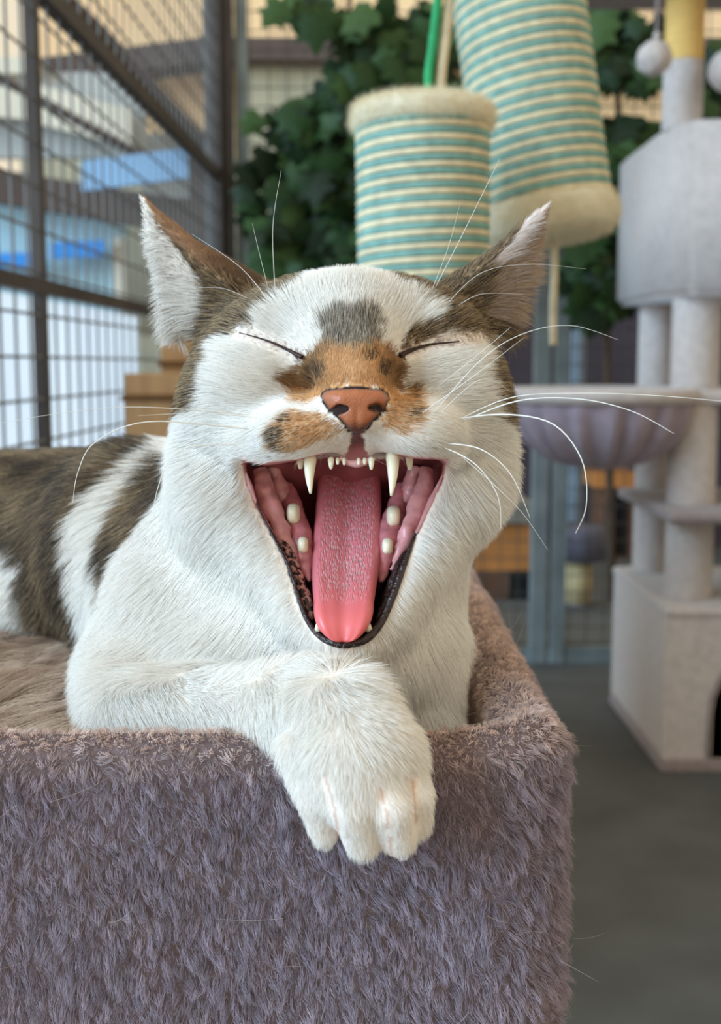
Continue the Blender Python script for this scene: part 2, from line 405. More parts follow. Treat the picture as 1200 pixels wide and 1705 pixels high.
tubeo('door_piping', [(.90 + .172, YA - .002, .03)] + ar + [(.90 - .172, YA - .002, .03)], .004, M_PLD, fw_, sides=6)
def cyl(name, x, y, z0, z1, r, m, parent=ct, **k):
    return latheo(name, [(r * .97, z0), (r, z0 + .004), (r, z1 - .004), (r * .97, z1)], (x, y, 0), m, parent, seg=28, **k)
fx = P(1154, 700, 2.56).x
cyl('post', fx, 2.56, zb, .992, .0505, M_PL)
bx_ = P(1088, 700, 2.88).x
cyl('post', bx_, 2.88, zb, .992, .041, M_PL)
cyl('post', 1.04, 2.60, zb, .992, .05, M_PL); cyl('post', 1.04, 2.88, zb, .992, .042, M_PL)
boxo('shelf', (X0 - .01, 2.40, .53), (X1, 2.90, .555), M_PLD, ct, .011, 3)
# upper house with a bevelled near corner
zu0, zu1 = .99, 1.335
bm = bmesh.new()
loop = [(X0 - .012, YZ), (X0 - .012, 2.62), (X0 + .03, 2.46), (X1, 2.44), (X1, YZ)]
lo = [bm.verts.new((x, y, zu0)) for x, y in loop]; hi = [bm.verts.new((x, y, zu1)) for x, y in loop]
bm.faces.new(lo); bm.faces.new(hi[::-1])
for i in range(5):
    j = (i + 1) % 5; bm.faces.new((lo[i], hi[i], hi[j], lo[j]))
bmesh.ops.recalc_face_normals(bm, faces=bm.faces); bmesh.ops.bevel(bm, geom=list(bm.edges), offset=.012, segments=3, affect='EDGES')
obj('upper_house', bm, M_PL, ct, smooth=True)
ux = P(1138, 100, 2.60).x
cyl('upper_post', ux, 2.60, zu1, 1.475, .0415, M_PL)
cyl('sisal_post', ux, 2.60, 1.475, 1.66, .040, M_YEL)
boxo('top_platform', (.47, 2.36, 1.655), (1.2, 2.88, 1.70), M_PLD, ct, .015, 3)
# hammock
hx, hy, hr, hz = 0.52, 2.60, 0.192, 0.785
def pleat(r, z, t, k): return r * (1 + (0.065 * math.sin(18 * t) + .03 * math.sin(31 * t + 1)) * min(1, k / 3.0) * (1 if k < 9 else .4))
prof = [(hr, hz), (hr * .99, hz - .02), (hr * .95, hz - .05), (hr * .88, hz - .08), (hr * .78, hz - .105), (hr * .64, hz - .128), (hr * .46, hz - .145), (hr * .28, hz - .155), (hr * .1, hz - .16)]
hb_ = latheo('hammock_bag', prof, (hx, hy, 0), M_HAM, ct, seg=120, wob=pleat)
th = np.linspace(0, 2 * np.pi, 48, endpoint=False)
tubeo('hammock_rim', np.stack([hx + hr * np.cos(th), hy + hr * np.sin(th), hz + 0 * th], 1), .017, M_PL, hb_, sides=10, closed=True)
boxo('hammock_board', (hx + .15, 2.50, hz - .018), (X1 - .05, 2.92, hz + .012), M_PL, ct, .01, 3)
# pompoms on strings
def pompom(label, px, py, Y, r, ztop):
    c = P(px, py, Y); t = thing('pompom_toy', (c.x, Y, c.z), label, 'cat toy', 'plush balls hanging from the cat tree')
    bm = bmesh.new(); bmesh.ops.create_icosphere(bm, subdivisions=4, radius=r, matrix=Matrix.Translation(c))
    for v in bm.verts: v.co += v.normal * (vnoise(np.array(v.co), 160) - .5) * .004
    obj('ball', bm, M_PL, t, smooth=True)
    st_ = tubeo('string', [(c.x + .004, Y, c.z + r * .9), (c.x + .004, Y, ztop)], .004, M_PLD, t, sides=6)
    bm = bmesh.new(); bmesh.ops.create_icosphere(bm, subdivisions=2, radius=.008, matrix=Matrix.Translation((c.x + .004, Y, c.z + r + .008)))
    obj('knot', bm, M_PL, st_, smooth=True)
pompom('light grey plush ball hanging on a string left of the yellow post', 1089, 97, 2.45, .034, 1.656)
pompom('grey-brown plush ball at the right edge of the picture, right of the yellow post', 1214, 118, 2.5, .042, 1.656)

# ================================================================== HANGING SISAL SCRATCHERS
M_CREAM = mat('cream_sisal', (232, 218, 184), 0.85, 0.1, 90, 0.25, 500, spec=0.1)
M_TEAL = mat('teal_sisal', (132, 178, 172), 0.85, 0.12, 90, 0.25, 500, spec=0.1)
M_WPL = mat('cream_plush', (228, 220, 196), 0.95, 0.06, 120, 0.3, 400, spec=0.1, sheen=0.3)
M_GCORD = mat('green_cord', (52, 160, 104), 0.8, 0.1, 60, 0.2, 300)
M_CCORD = mat('cream_cord', (214, 200, 170), 0.8, 0.1, 60, 0.2, 300)
def scratcher(label, top, bot, R, rr, cap, m_cap, which):
    top, bot = Vector(top), Vector(bot); ax = (top - bot); Ln = ax.length
    rot = ax.to_track_quat('Z', 'Y').to_matrix()
    t = thing('hanging_scratcher', bot, label, 'scratching post', 'sisal scratchers hanging on cords')
    def put(name, v, f, m): return obj(name, mesh_np(name, v @ np.array(rot).T + np.array(bot), f), m, t)
    v, f = lathe([(R - rr * .6, cap * .5), (R - rr * .6, Ln - cap * .5)], 40); put('core', v, f, M_TEAL)
    turns = (Ln - 2 * cap + rr) / (4 * rr); n = int(turns * 30)
    for nm, m, ph in (('cream_rope', M_CREAM, 0), ('teal_rope', M_TEAL, math.pi)):
        a = np.linspace(0, turns * 2 * np.pi, n)
        pts = np.stack([R * np.cos(a + ph), R * np.sin(a + ph), cap - rr * .5 + a / (2 * np.pi) * 4 * rr], 1)
        rad = rr * (1.0 + 0.06 * np.sin(a * 60))
        v, f = tube(pts, rad, 7); put(nm, v, f, m)
    rng = np.random.default_rng(3)
    for nm, z0, z1 in (('top_cap', Ln - cap, Ln), ('bottom_cap', 0, cap)):
        rc = R + rr * 1.1
        pr = [(rc * .6, z0 + .001), (rc * .96, z0), (rc * 1.02, z0 + cap * .2), (rc * 1.03, z0 + cap * .6), (rc * .985, z0 + cap * .9), (rc * .9, z1 + .001), (rc * .5, z1 + .003), (rc * .05, z1 + .003)]
        if nm == 'bottom_cap': pr = [(r, z0 + z1 - z) for r, z in pr][::-1]
        v, f = lathe(pr, 56, lambda r, z, th, k: r * (1 + .012 * math.sin(7 * th + z * 200) + .010 * math.sin(17 * th + k)))
        cp = put(nm, v, f, m_cap); which.append(cp)
    return t
CAPS = []
s1 = scratcher('striped teal and cream sisal scratcher hanging upright on green and white cords', P(703, 176, 1.15), P(706, 560, 1.15), .0600, .00295, .021, M_WPL, CAPS)
tubeo('green_cord', catmull([P(718, 178, 1.15), P(713, 130, 1.15), P(722, 60, 1.15), P(735, -60, 1.15)], 16), .0042, M_GCORD, s1)
tubeo('white_cord', catmull([P(732, 178, 1.155), P(735, 120, 1.155), P(742, 60, 1.155), P(752, -60, 1.155)], 16), .0048, M_CCORD, s1)
s2 = scratcher('larger striped teal and cream sisal scratcher, tilted, with fluffy cream lower end', P(845, -130, 1.32), P(916, 392, 1.30), .0665, .00315, .036, M_WPL, CAPS)
tubeo('tail_cord', catmull([P(921, 395, 1.30), P(923, 450, 1.30), P(920, 520, 1.30), P(921, 575, 1.30)], 12), .0042, M_CCORD, s2)
tubeo('hanging_cord', [P(845, -125, 1.32), P(840, -330, 1.32)], .004, M_GCORD, s2)
# ================================================================== HAIR ENGINE
def hair_mat(name, rough=0.55, trans=0.22, spec=0.25):
    m = bpy.data.materials.new(name); m.use_nodes = True; nt = m.node_tree; b = nt.nodes['Principled BSDF']
    at = nt.nodes.new('ShaderNodeAttribute'); at.attribute_name = 'strand_colour'
    hi = nt.nodes.new('ShaderNodeHairInfo')
    mr = nt.nodes.new('ShaderNodeMapRange'); mr.inputs['To Min'].default_value = 0.94; mr.inputs['To Max'].default_value = 1.05
    nt.links.new(hi.outputs['Random'], mr.inputs['Value'])
    mx = nt.nodes.new('ShaderNodeVectorMath'); mx.operation = 'SCALE'
    nt.links.new(at.outputs['Color'], mx.inputs[0]); nt.links.new(mr.outputs[0], mx.inputs['Scale'])
    nt.links.new(mx.outputs[0], b.inputs['Base Color'])
    b.inputs['Roughness'].default_value = rough; b.inputs['Specular IOR Level'].default_value = spec
    tr = nt.nodes.new('ShaderNodeBsdfTranslucent'); nt.links.new(mx.outputs[0], tr.inputs['Color'])
    ms = nt.nodes.new('ShaderNodeMixShader'); ms.inputs['Fac'].default_value = trans
    nt.links.new(b.outputs[0], ms.inputs[1]); nt.links.new(tr.outputs[0], ms.inputs[2])
    nt.links.new(ms.outputs[0], nt.nodes['Material Output'].inputs['Surface'])
    return m
def hair(name, pts, rad_root, col, m, parent, tip=0.12, kind='stuff', label=None):
    """pts (N, K, 3); rad_root (N,) metres; col (N, 3) linear"""
    N, K, _ = pts.shape
    hc = bpy.data.hair_curves.new(name); hc.add_curves([K] * N)
    hc.attributes['position'].data.foreach_set('vector', np.ascontiguousarray(pts, np.float32).ravel()) if 'position' in hc.attributes else hc.position_data.foreach_set('vector', np.ascontiguousarray(pts, np.float32).ravel())
    u = np.linspace(0, 1, K); prof = (1 - u ** 2.2) * (1 - tip) + tip
    ra = hc.attributes.new('radius', 'FLOAT', 'POINT') if 'radius' not in hc.attributes else hc.attributes['radius']
    ra.data.foreach_set('value', (np.asarray(rad_root)[:, None] * prof[None]).astype(np.float32).ravel())
    ca = hc.attributes.new('strand_colour', 'FLOAT_COLOR', 'CURVE')
    ca.data.foreach_set('color', np.concatenate([np.clip(col, 0, 1), np.ones((N, 1))], 1).astype(np.float32).ravel())
    hc.materials.append(m)
    o = bpy.data.objects.new(name, hc); COL.objects.link(o)
    if parent is not None: o.parent = parent; o.matrix_parent_inverse = Matrix.Translation(-parent.location)
    return tag(o, label, kind=kind)
def tri_arrays(me):
    me.calc_loop_triangles()
    v = np.empty(len(me.vertices) * 3, np.float32); me.vertices.foreach_get('co', v); v = v.reshape(-1, 3).astype(float)
    nr = np.empty(len(me.vertices) * 3, np.float32); me.vertices.foreach_get('normal', nr); nr = nr.reshape(-1, 3).astype(float)
    t = np.empty(len(me.loop_triangles) * 3, np.int32); me.loop_triangles.foreach_get('vertices', t); return v, nr, t.reshape(-1, 3)
def scatter(me, dens, n, rng):
    """n random points on the mesh, weighted by the per-vertex density"""
    v, nr, t = tri_arrays(me)
    a = np.linalg.norm(np.cross(v[t[:, 1]] - v[t[:, 0]], v[t[:, 2]] - v[t[:, 0]]), axis=1) * dens[t].mean(1)
    i = rng.choice(len(t), n, p=a / a.sum()); r = rng.random((n, 2)); s = r.sum(1) > 1; r[s] = 1 - r[s]
    bc = np.stack([1 - r.sum(1), r[:, 0], r[:, 1]], 1)
    p = (v[t[i]] * bc[..., None]).sum(1); q = (nr[t[i]] * bc[..., None]).sum(1)
    return p, q / (np.linalg.norm(q, axis=1)[:, None] + 1e-9)
def clump_tips(roots, tips, m, amount, rng):
    """pull strand tips together in m tufts"""
    n = len(roots); c = rng.choice(n, m, replace=False); kd = kdtree.KDTree(m)
    for k, i in enumerate(c): kd.insert(roots[i], k)
    kd.balance()
    near = np.array([kd.find(r)[1] for r in roots]); return tips + (tips[c[near]] - tips) * amount[:, None], near
def strands(root, d0, d1, length, K=5):
    """start along d0, bend over to d1"""
    u = np.linspace(0, 1, K)[None, :, None]; Lh = length[:, None, None]
    return root[:, None] + Lh * (d0[:, None] * (u - .5 * u * u) + d1[:, None] * (.5 * u * u))
def unit(a): return a / (np.linalg.norm(a, axis=-1, keepdims=True) + 1e-12)

# ================================================================== CAT BED
Z_RIM, YF = 0.7415, 0.3335
M_BED = mat('bed_plush_base', (122, 108, 112), 0.95, 0.15, 250, 0.3, 900, spec=0.05)
bed = thing('cat_bed', (-0.1, 0.5, 0.0), 'mauve-grey plush cat bed with thick walls under the yawning cat', 'cat bed')
def rrect(x0, x1, y0, y1, r, n=10):
    p = []
    for cx, cy, a0 in ((x1 - r, y0 + r, -90), (x1 - r, y1 - r, 0), (x0 + r, y1 - r, 90), (x0 + r, y0 + r, 180)):
        for a in np.linspace(a0, a0 + 90, n): p.append((cx + r * math.cos(math.radians(a)), cy + r * math.sin(math.radians(a))))
    q = []
    for i in range(len(p)):
        a, b = np.array(p[i]), np.array(p[(i + 1) % len(p)]); m = max(1, int(np.linalg.norm(b - a) / .006))
        for k in range(m): q.append(a + (b - a) * k / m)
    return np.array(q)
path = rrect(-0.33, 0.0525, YF + .0100, 0.72, .014)
tg = np.roll(path, -1, 0) - np.roll(path, 1, 0); tg /= np.linalg.norm(tg, axis=1)[:, None]; outn = np.stack([tg[:, 1], -tg[:, 0]], 1)
W = .0100
prof = [(W, z) for z in np.linspace(.600, Z_RIM - W, 24)] + [(W * math.cos(a), Z_RIM - W + W * math.sin(a)) for a in np.linspace(.2, math.pi - .2, 9)] + [(-W, z) for z in np.linspace(Z_RIM - W, .66, 14)]
v = []
for i, p in enumerate(path):
    for o_, z_ in prof: v.append((p[0] + outn[i, 0] * o_, p[1] + outn[i, 1] * o_, z_))
v = np.array(v); n_, k_ = len(path), len(prof)
corner = np.exp(-((v[:, 0] - .05) ** 2 + (v[:, 1] - .345) ** 2) / .018 ** 2)
v[:, 2] += np.clip((v[:, 2] - .70) / .04, 0, 1) * (corner * .0035 + (vnoise(v, 45) - .5) * .003)
v[:, :2] += np.repeat(outn, k_, 0) * ((vnoise(v, 60, 3) - .5) * .002)[:, None]
f = [(i * k_ + j, ((i + 1) % n_) * k_ + j, ((i + 1) % n_) * k_ + j + 1, i * k_ + j + 1) for i in range(n_) for j in range(k_ - 1)]
bedwall = obj('wall', mesh_np('wall', v, f), M_BED, bed)
boxo('base_board', (-.335, YF + .002, .590), (.058, .722, .665), M_BED, bed, .006)
cyl('support_post', -.14, .53, 0.03, .592, .05, M_PL, bed); boxo('foot_board', (-.36, .30, 0), (.08, .76, .03), M_PLD, bed, .006)

rng = np.random.default_rng(11)
bv, bn, _ = tri_arrays(bedwall.data)
dens = np.where(bv[:, 0] > -.125, 1.0, .35) * np.where(bv[:, 1] > .62, .3, 1.0) * np.where(bv[:, 2] < .655, .15, 1) * np.where((bv[:, 1] > .36) & (bv[:, 0] < -.12), .3, 1)
NB = 260000
p, q = scatter(bedwall.data, dens, NB, rng)
# lie of the pile: hangs down the faces and leans to the right, swirls at the corner
side = np.clip((q[:, 0]) , -1, 1)
flow = np.stack([0.30 + .45 * (vnoise(p, 55, 1) - .5) + 0 * side, -.10 + 0 * side, -1.0 + 0 * side], 1)
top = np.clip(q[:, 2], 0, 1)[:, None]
flow = flow * (1 - top) + top * np.stack([.5 * (vnoise(p, 70, 4) - .3), -.8 + 0 * side, .05 + 0 * side], 1)
flow += (np.stack([vnoise(p, 230, 5), vnoise(p, 230, 6), vnoise(p, 230, 7)], 1) - .5) * 1.5
flow -= q * (flow * q).sum(1)[:, None]; flow = unit(flow)
ln = .0043 * (.55 + .75 * rng.random(NB)) * np.where(top[:, 0] > .5, .75, 1) * np.where((q[:, 0] < -.4) & (p[:, 0] > .03), .6, 1) * np.where(top[:, 0] > .4, .9, .35 + 1.25 * vnoise(p * np.array([1, 1, .55]), 420, 12))
d0 = unit(q * 1.1 + flow * .5); d1 = unit(q * .45 + flow + rng.normal(0, .24, (NB, 3)))
pts = strands(p, d0, d1, ln, 5)
tips, near = clump_tips(p, pts[:, -1], 15000, .3 + .5 * rng.random(NB), rng)
sh = (tips - pts[:, -1])[:, None] * (np.linspace(0, 1, 5) ** 1.5)[None, :, None]; pts = pts + sh
tone = (hash3(near, near * 7 + 3, near * 0 + 5) - .5) * .55 + rng.normal(0, .10, NB)
pts[:, 1:] += rng.normal(0, .00022, (NB, 4, 3)) * np.linspace(.4, 1, 4)[None, :, None]
base = lin((164, 152, 166)); warm = np.clip(np.maximum(top[:, 0], np.where((q[:, 0] < -.4) & (p[:, 0] > .03), 1, 0)) * .9, 0, 1)[:, None]  # paler warm tint on rim top and inner right face imitates light from above
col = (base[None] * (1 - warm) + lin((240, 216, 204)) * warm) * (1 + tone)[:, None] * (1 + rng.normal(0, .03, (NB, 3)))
stray = rng.random(NB) < .006
M_PILE = hair_mat('bed_pile', .7, .15, .15)
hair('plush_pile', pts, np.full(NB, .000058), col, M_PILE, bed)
# stray pale hairs left on the plush
ns = 170; i = rng.choice(NB, ns, replace=False); dr = unit(rng.normal(0, 1, (ns, 3)) * [1, .3, 1] + q[i] * .25)
st = p[i][:, None] + q[i][:, None] * .004 + strands(np.zeros((ns, 3)), dr, unit(dr + rng.normal(0, .5, (ns, 3))), rng.uniform(.008, .022, ns), 7)
hair('stray_hair', st, np.full(ns, .000028), np.tile(lin((225, 215, 205)), (ns, 1)), M_PILE, bed)

# ---- shaggy cushion in the bed
M_CUSH = mat('cushion_base', (112, 92, 78), 0.95, 0.2, 120, 0.3, 300, spec=0.05)
cu = thing('cushion', (-.14, .53, .665), 'shaggy brown long-pile cushion inside the plush bed', 'cushion')
gx, gy = np.meshgrid(np.linspace(-.318, .040, 60), np.linspace(.356, .708, 56), indexing='ij')
gz = .716 + .012 * np.cos((gx + .14) / .2 * 1.5) * np.cos((gy - .53) / .2 * 1.5) + .004 * vnoise(np.stack([gx, gy, gx * 0], -1), 30)
ex = np.minimum.reduce([gx + .318, .040 - gx, gy - .356, .708 - gy]); gz -= .03 * np.clip(1 - ex / .02, 0, 1) ** 2
v = np.stack([gx, gy, gz], -1).reshape(-1, 3); nx, ny = gx.shape
f = [(i * ny + j, (i + 1) * ny + j, (i + 1) * ny + j + 1, i * ny + j + 1) for i in range(nx - 1) for j in range(ny - 1)]
vb = v.copy(); vb[:, 2] = .664; nv = len(v); ring = [(i, 0) for i in range(nx)] + [(nx - 1, j) for j in range(1, ny)] + [(i, ny - 1) for i in range(nx - 2, -1, -1)] + [(0, j) for j in range(ny - 2, 0, -1)]
f += [(q_[0] + nv, q_[3] + nv, q_[2] + nv, q_[1] + nv) for q_ in list(f)]
idx = [a * ny + b for a, b in ring]
f += [(idx[k], idx[k] + nv, idx[(k + 1) % len(idx)] + nv, idx[(k + 1) % len(idx)]) for k in range(len(idx))]
cush = obj('cover', mesh_np('cover', np.concatenate([v, vb]), f), M_CUSH, cu)
bv, bn, _ = tri_arrays(cush.data)
dens = np.where(bn[:, 2] > .3, 1.0, .02) * np.where((bv[:, 0] < -.03) | (bv[:, 0] > .02), 1, .1) * np.where(bv[:, 0] > -.2, 1, .25)
NC = 60000; p, q = scatter(cush.data, dens, NC, rng)
flow = np.stack([.9 + .8 * (vnoise(p, 28, 1) - .5), -.2 + 1.6 * (vnoise(p, 28, 2) - .5), 0 * p[:, 0]], 1)
flow = unit(flow - q * (flow * q).sum(1)[:, None]); ln = .020 * (.6 + .7 * rng.random(NC))
ln *= np.clip(np.minimum(p[:, 1] - .352, .05 - p[:, 0]) / .02, .35, 1)
pts = strands(p, unit(q * .7 + flow * .7), unit(q * .08 + flow + rng.normal(0, .12, (NC, 3))), ln, 6)
tips, near = clump_tips(p, pts[:, -1], 2600, .35 + .35 * rng.random(NC), rng)
pts += (tips - pts[:, -1])[:, None] * (np.linspace(0, 1, 6) ** 1.5)[None, :, None]
hh = hash3(near, near * 5 + 1, near * 0 + 2)[:, None]
col = lin((168, 140, 120)) * (1 - hh) + lin((222, 200, 178)) * hh; col = col * (1 + rng.normal(0, .12, (NC, 1)))
hair('shaggy_pile', pts, np.full(NC, .00006), col, M_PILE, cu)

# ---- fluff on the caps of the hanging scratchers
for cp in CAPS:
    nv_ = len(cp.data.vertices); p, q = scatter(cp.data, np.ones(nv_), 14000, rng)
    fl = unit(rng.normal(0, 1, (14000, 3)) + np.array([0, 0, -.6])); pts = strands(p, unit(q + fl * .4), unit(q * .5 + fl), .007 * (.5 + rng.random(14000)), 4)
    hair('fluff', pts, np.full(14000, .00012), lin((232, 222, 196)) * (1 + rng.normal(0, .06, (14000, 1))), M_PILE, cp)
# ================================================================== THE CAT: distance field and surface
PTC = {}
def pt(px, py, Y):
    k = (px, py, Y)
    if k not in PTC: PTC[k] = np.array(P(px, py, Y))
    return PTC[k]
def smin(a, b, k):
    if b is None: return a
    if a is None: return b
    h = np.clip(.5 + .5 * (b - a) / k, 0, 1); return b + (a - b) * h - k * h * (1 - h)
def smax(a, b, k): return -smin(-a, -b, k)
BIG = 0.5
BLOCK = {'id': None}
def far(p, c, reach):
    """true when no point of the block p can feel a shape of this reach at c"""
    if BLOCK['id'] is not p:
        f_ = p.reshape(-1, 3); lo_, hi_ = f_.min(0), f_.max(0); BLOCK['id'] = p; BLOCK['m'] = (lo_ + hi_) / 2; BLOCK['e'] = math.dist(lo_, hi_) / 2 + .045
    return math.dist(BLOCK['m'], c) - BLOCK['e'] > reach
CHAIN = {}
def sd_ell(p, c, r, R=None):
    if far(p, c, max(r)): return None
    q = p - c
    if R is not None: q = q @ R
    r = np.asarray(r); k0 = np.linalg.norm(q / r, axis=-1); k1 = np.linalg.norm(q / (r * r), axis=-1) + 1e-9
    return k0 * (k0 - 1) / k1
def sd_cap(p, a, b, ra, rb):
    ab = b - a; h = np.clip(((p - a) @ ab) / (ab @ ab), 0, 1)
    return np.linalg.norm(p - a - h[..., None] * ab, axis=-1) - (ra + (rb - ra) * h)
def sd_chain(p, pts, rad, k=.003):
    d = None; key = tuple(id(q) for q in pts)
    if key not in CHAIN:
        m_ = np.mean(pts, 0); CHAIN[key] = (m_, max(np.linalg.norm(np.array(pts) - m_, axis=1)) + max(rad), pts)
    if far(p, CHAIN[key][0], CHAIN[key][1]): return None
    for i in range(len(pts) - 1):
        e = sd_cap(p, pts[i], pts[i + 1], rad[i], rad[i + 1]); d = e if d is None else np.minimum(d, e)
    return d
def sd_poly(x, y, poly):
    poly = np.asarray(poly, float); d = np.full(x.shape, 1e18); s = np.ones(x.shape)
    n = len(poly)
    for i in range(n):
        a, b = poly[i], poly[i - 1]; ex, ey = b - a; wx, wy = x - a[0], y - a[1]
        t = np.clip((wx * ex + wy * ey) / (ex * ex + ey * ey), 0, 1)
        d = np.minimum(d, (wx - ex * t) ** 2 + (wy - ey * t) ** 2)
        c1 = y >= a[1]; c2 = y < b[1]; c3 = ex * wy > ey * wx
        flip = (c1 & c2 & c3) | (~c1 & ~c2 & ~c3); s = np.where(flip, -s, s)
    return s * np.sqrt(d)
def roty(deg):
    a = math.radians(deg); return np.array([[math.cos(a), 0, math.sin(a)], [0, 1, 0], [-math.sin(a), 0, math.cos(a)]])
def rotx(deg):
    a = math.radians(deg); return np.array([[1, 0, 0], [0, math.cos(a), -math.sin(a)], [0, math.sin(a), math.cos(a)]])
S = lambda Y: Y / 2000.0

MOUTH = [(408, 768), (440, 776), (500, 768), (545, 757), (573, 763), (592, 773), (612, 765), (640, 758), (690, 764), (738, 766), (733, 800), (712, 842), (690, 885), (668, 940), (650, 990), (632, 1030), (612, 1054), (585, 1066), (560, 1066), (536, 1054), (515, 1030), (500, 995), (481, 935), (455, 885), (430, 840), (414, 800)]
EAR_L = [(232, 323), (244, 328), (262, 348), (330, 404), (395, 438), (452, 472), (480, 530), (400, 570), (335, 566), (300, 545), (282, 520), (266, 470), (244, 390)]
EAR_R = [(921, 329), (908, 340), (880, 362), (833, 410), (780, 444), (728, 474), (700, 530), (770, 570), (838, 560), (848, 522), (872, 446), (902, 385)]
MOUTH_BACK = .456
def mouth_d(p, px, py):
    Y = p[..., 1]; d2 = sd_poly(px, py, MOUTH) * S(.38)
    d2 = d2 + np.clip(Y - .404, 0, 1) * .50
    back = Y - MOUTH_BACK
    return smax(d2, back, .008)
def cat_base(p, px, py):
    Y = p[..., 1]
    E = lambda x, y_, Y_, rx, rz, ry, R=None: sd_ell(p, pt(x, y_, Y_), (rx * S(Y_), ry, rz * S(Y_)), R)
    # head
    d = np.full(Y.shape, BIG)
    d = smin(d, E(578, 588, .434, 222, 116, .046), .001)
    d = smin(d, E(583, 560, .412, 165, 92, .034), .014)                    # forehead
    d = smin(d, E(424, 672, .417, 112, 112, .036), .016)                   # cheeks
    d = smin(d, E(738, 668, .417, 94, 112, .036), .016)
    d = smin(d, E(430, 640, .400, 70, 50, .018), .014)                     # swell below the shut eyes
    d = smin(d, E(725, 636, .400, 68, 50, .018), .014)
    d = smin(d, E(455, 535, .402, 72, 36, .016, roty(-20)), .010)          # brows
    d = smin(d, E(715, 532, .402, 72, 36, .016, roty(22)), .010)
    d = smin(d, sd_chain(p, [pt(585, 545, .390), pt(588, 600, .375), pt(592, 660, .3605)], [.0155, .0125, .0105]), .010)   # bridge
    d = smin(d, E(592, 684, .3605, 58, 40, .0115), .006)
    d = smin(d, E(505, 714, .3715, 82, 52, .0195, roty(-8)), .007)         # whisker pads
    d = smin(d, E(683, 712, .3715, 80, 54, .0195, roty(8)), .007)
    d = smin(d, E(440, 738, .386, 60, 40, .018), .010)
    d = smin(d, E(718, 736, .386, 50, 42, .018), .010)
    d = smin(d, E(593, 730, .3730, 34, 42, .0125), .004)                   # lip below the nose
    # lower jaw and throat
    d = smin(d, sd_chain(p, [pt(385, 790, .408), pt(448, 905, .396), pt(515, 1010, .382), pt(572, 1052, .376)], [.0135, .0115, .0095, .0095]), .008)
    d = smin(d, sd_chain(p, [pt(765, 790, .408), pt(706, 905, .396), pt(638, 1010, .382), pt(572, 1052, .376)], [.0135, .0115, .0095, .0095]), .008)
    d = smin(d, E(565, 900, .432, 205, 185, .042), .016)
    d = smin(d, E(370, 800, .428, 70, 120, .034), .016)
    d = smin(d, E(774, 775, .428, 56, 115, .034), .016)
    # neck, chest, shoulder, trunk
    d = smin(d, E(506, 930, .462, 244, 240, .056), .022)
    d = smin(d, E(470, 1085, .432, 262, 140, .050), .020)
    d = smin(d, E(628, 1085, .424, 108, 150, .040), .020)
    d = smin(d, E(300, 1010, .462, 130, 200, .050, roty(10)), .018)
    d = smin(d, E(210, 930, .500, 118, 178, .045), .020)
    d = smin(d, sd_chain(p, [pt(320, 922, .50), pt(120, 910, .555), pt(-60, 915, .60), pt(-260, 930, .64)], [.044, .0440, .047, .045]), .022)
    d = smin(d, E(60, 1000, .53, 90, 60, .03), .018)
    # right foreleg folded under the chest, left foreleg over the rim
    d = smin(d, sd_chain(p, [pt(698, 1080, .412), pt(708, 1180, .402), pt(712, 1260, .392)], [.014, .0115, .0110]), .008)
    d = smin(d, sd_chain(p, [pt(235, 1130, .425), pt(232, 1200, .392), pt(380, 1205, .372), pt(505, 1186, .352)], [.022, .0185, .0165, .0155]), .010)
    # paw drooping over the front wall
    d = smin(d, sd_chain(p, [pt(505, 1188, .350), pt(566, 1202, .333), pt(592, 1270, .3205)], [.0150, .0152, .0170]), .007)
    d = smin(d, E(600, 1275, .3215, 108, 80, .0135, roty(-18)), .006)
    toes = [([(500, 1250, .3215), (528, 1330, .3155), (541, 1388, .3175)], (.0062, .0056, .0042)),
            ([(555, 1270, .3155), (588, 1345, .3095), (604, 1402, .3125)], (.0066, .0066, .0052)),
            ([(615, 1270, .3150), (650, 1345, .3090), (664, 1398, .3125)], (.0066, .0062, .0050)),
            ([(660, 1260, .3180), (690, 1325, .3140), (694, 1374, .3170)], (.0060, .0052, .0042))]
    dt = None
    for c_, r_ in toes:
        e = sd_chain(p, [pt(*q) for q in c_], r_); dt = smin(dt, e, .0008)
    d = smin(d, dt, .0026)
    # ears: thin curled leaves of cartilage
    for poly, sgn, rid in ((EAR_L, -1, ((243, 335), (330, 455), (440, 540))), (EAR_R, 1, ((915, 338), (800, 450), (735, 505)))):
        if far(p, pt(poly[1][0] * .5 + poly[6][0] * .5, 440, .424), .045): continue
        inside = -sd_poly(px, py, poly) * S(.42)
        (ax, ay), (mx_, my_), (bx2, by2) = rid
        tt = np.clip((py - ay) / (by2 - ay), 0, 1.3); xr = ax + (bx2 - ax) * tt
        off = (px - xr) * sgn * S(.42)                                   # + toward the outer side
        mid = .424 + .006 * tt + np.where(off < 0, -off * .55, off * .30)
        half = .0016 + .0042 * tt
        e = smax(-inside, np.abs(Y - mid) - half, .0025)
        e = smax(e, -(inside + 1), .001)
        d = smin(d, e, .006)
    return d
def cat_sdf(p):
    px, py = proj(p)
    d = cat_base(p, px, py)
    if not far(p, pt(575, 910, .40), .055): d = smax(d, -mouth_d(p, px, py), .0022)
    for c_ in CREASES:
        e = sd_chain(p, c_[0], c_[1])
        if e is not None: d = smax(d, -e, .0022)
    return d
def snap(px, py, lift=0.0, Y0=.30, sdf=None):
    """the point of the cat's surface on the sight line through (px, py)"""
    Y = Y0
    for _ in range(220):
        q = np.array(P(px, py, Y))[None]; a, b = proj(q); d = float((cat_base(q, a, b) if sdf is None else sdf(q))[0])
        if d < .00004: break
        Y += min(max(d * .7, .00003), .004)
    return np.array(P(px, py, Y - lift))
EYE_L = [(398, 553), (425, 560), (452, 569), (480, 582), (503, 594)]
EYE_R = [(666, 591), (690, 580), (720, 572), (760, 568), (805, 560)]
CREASES = []
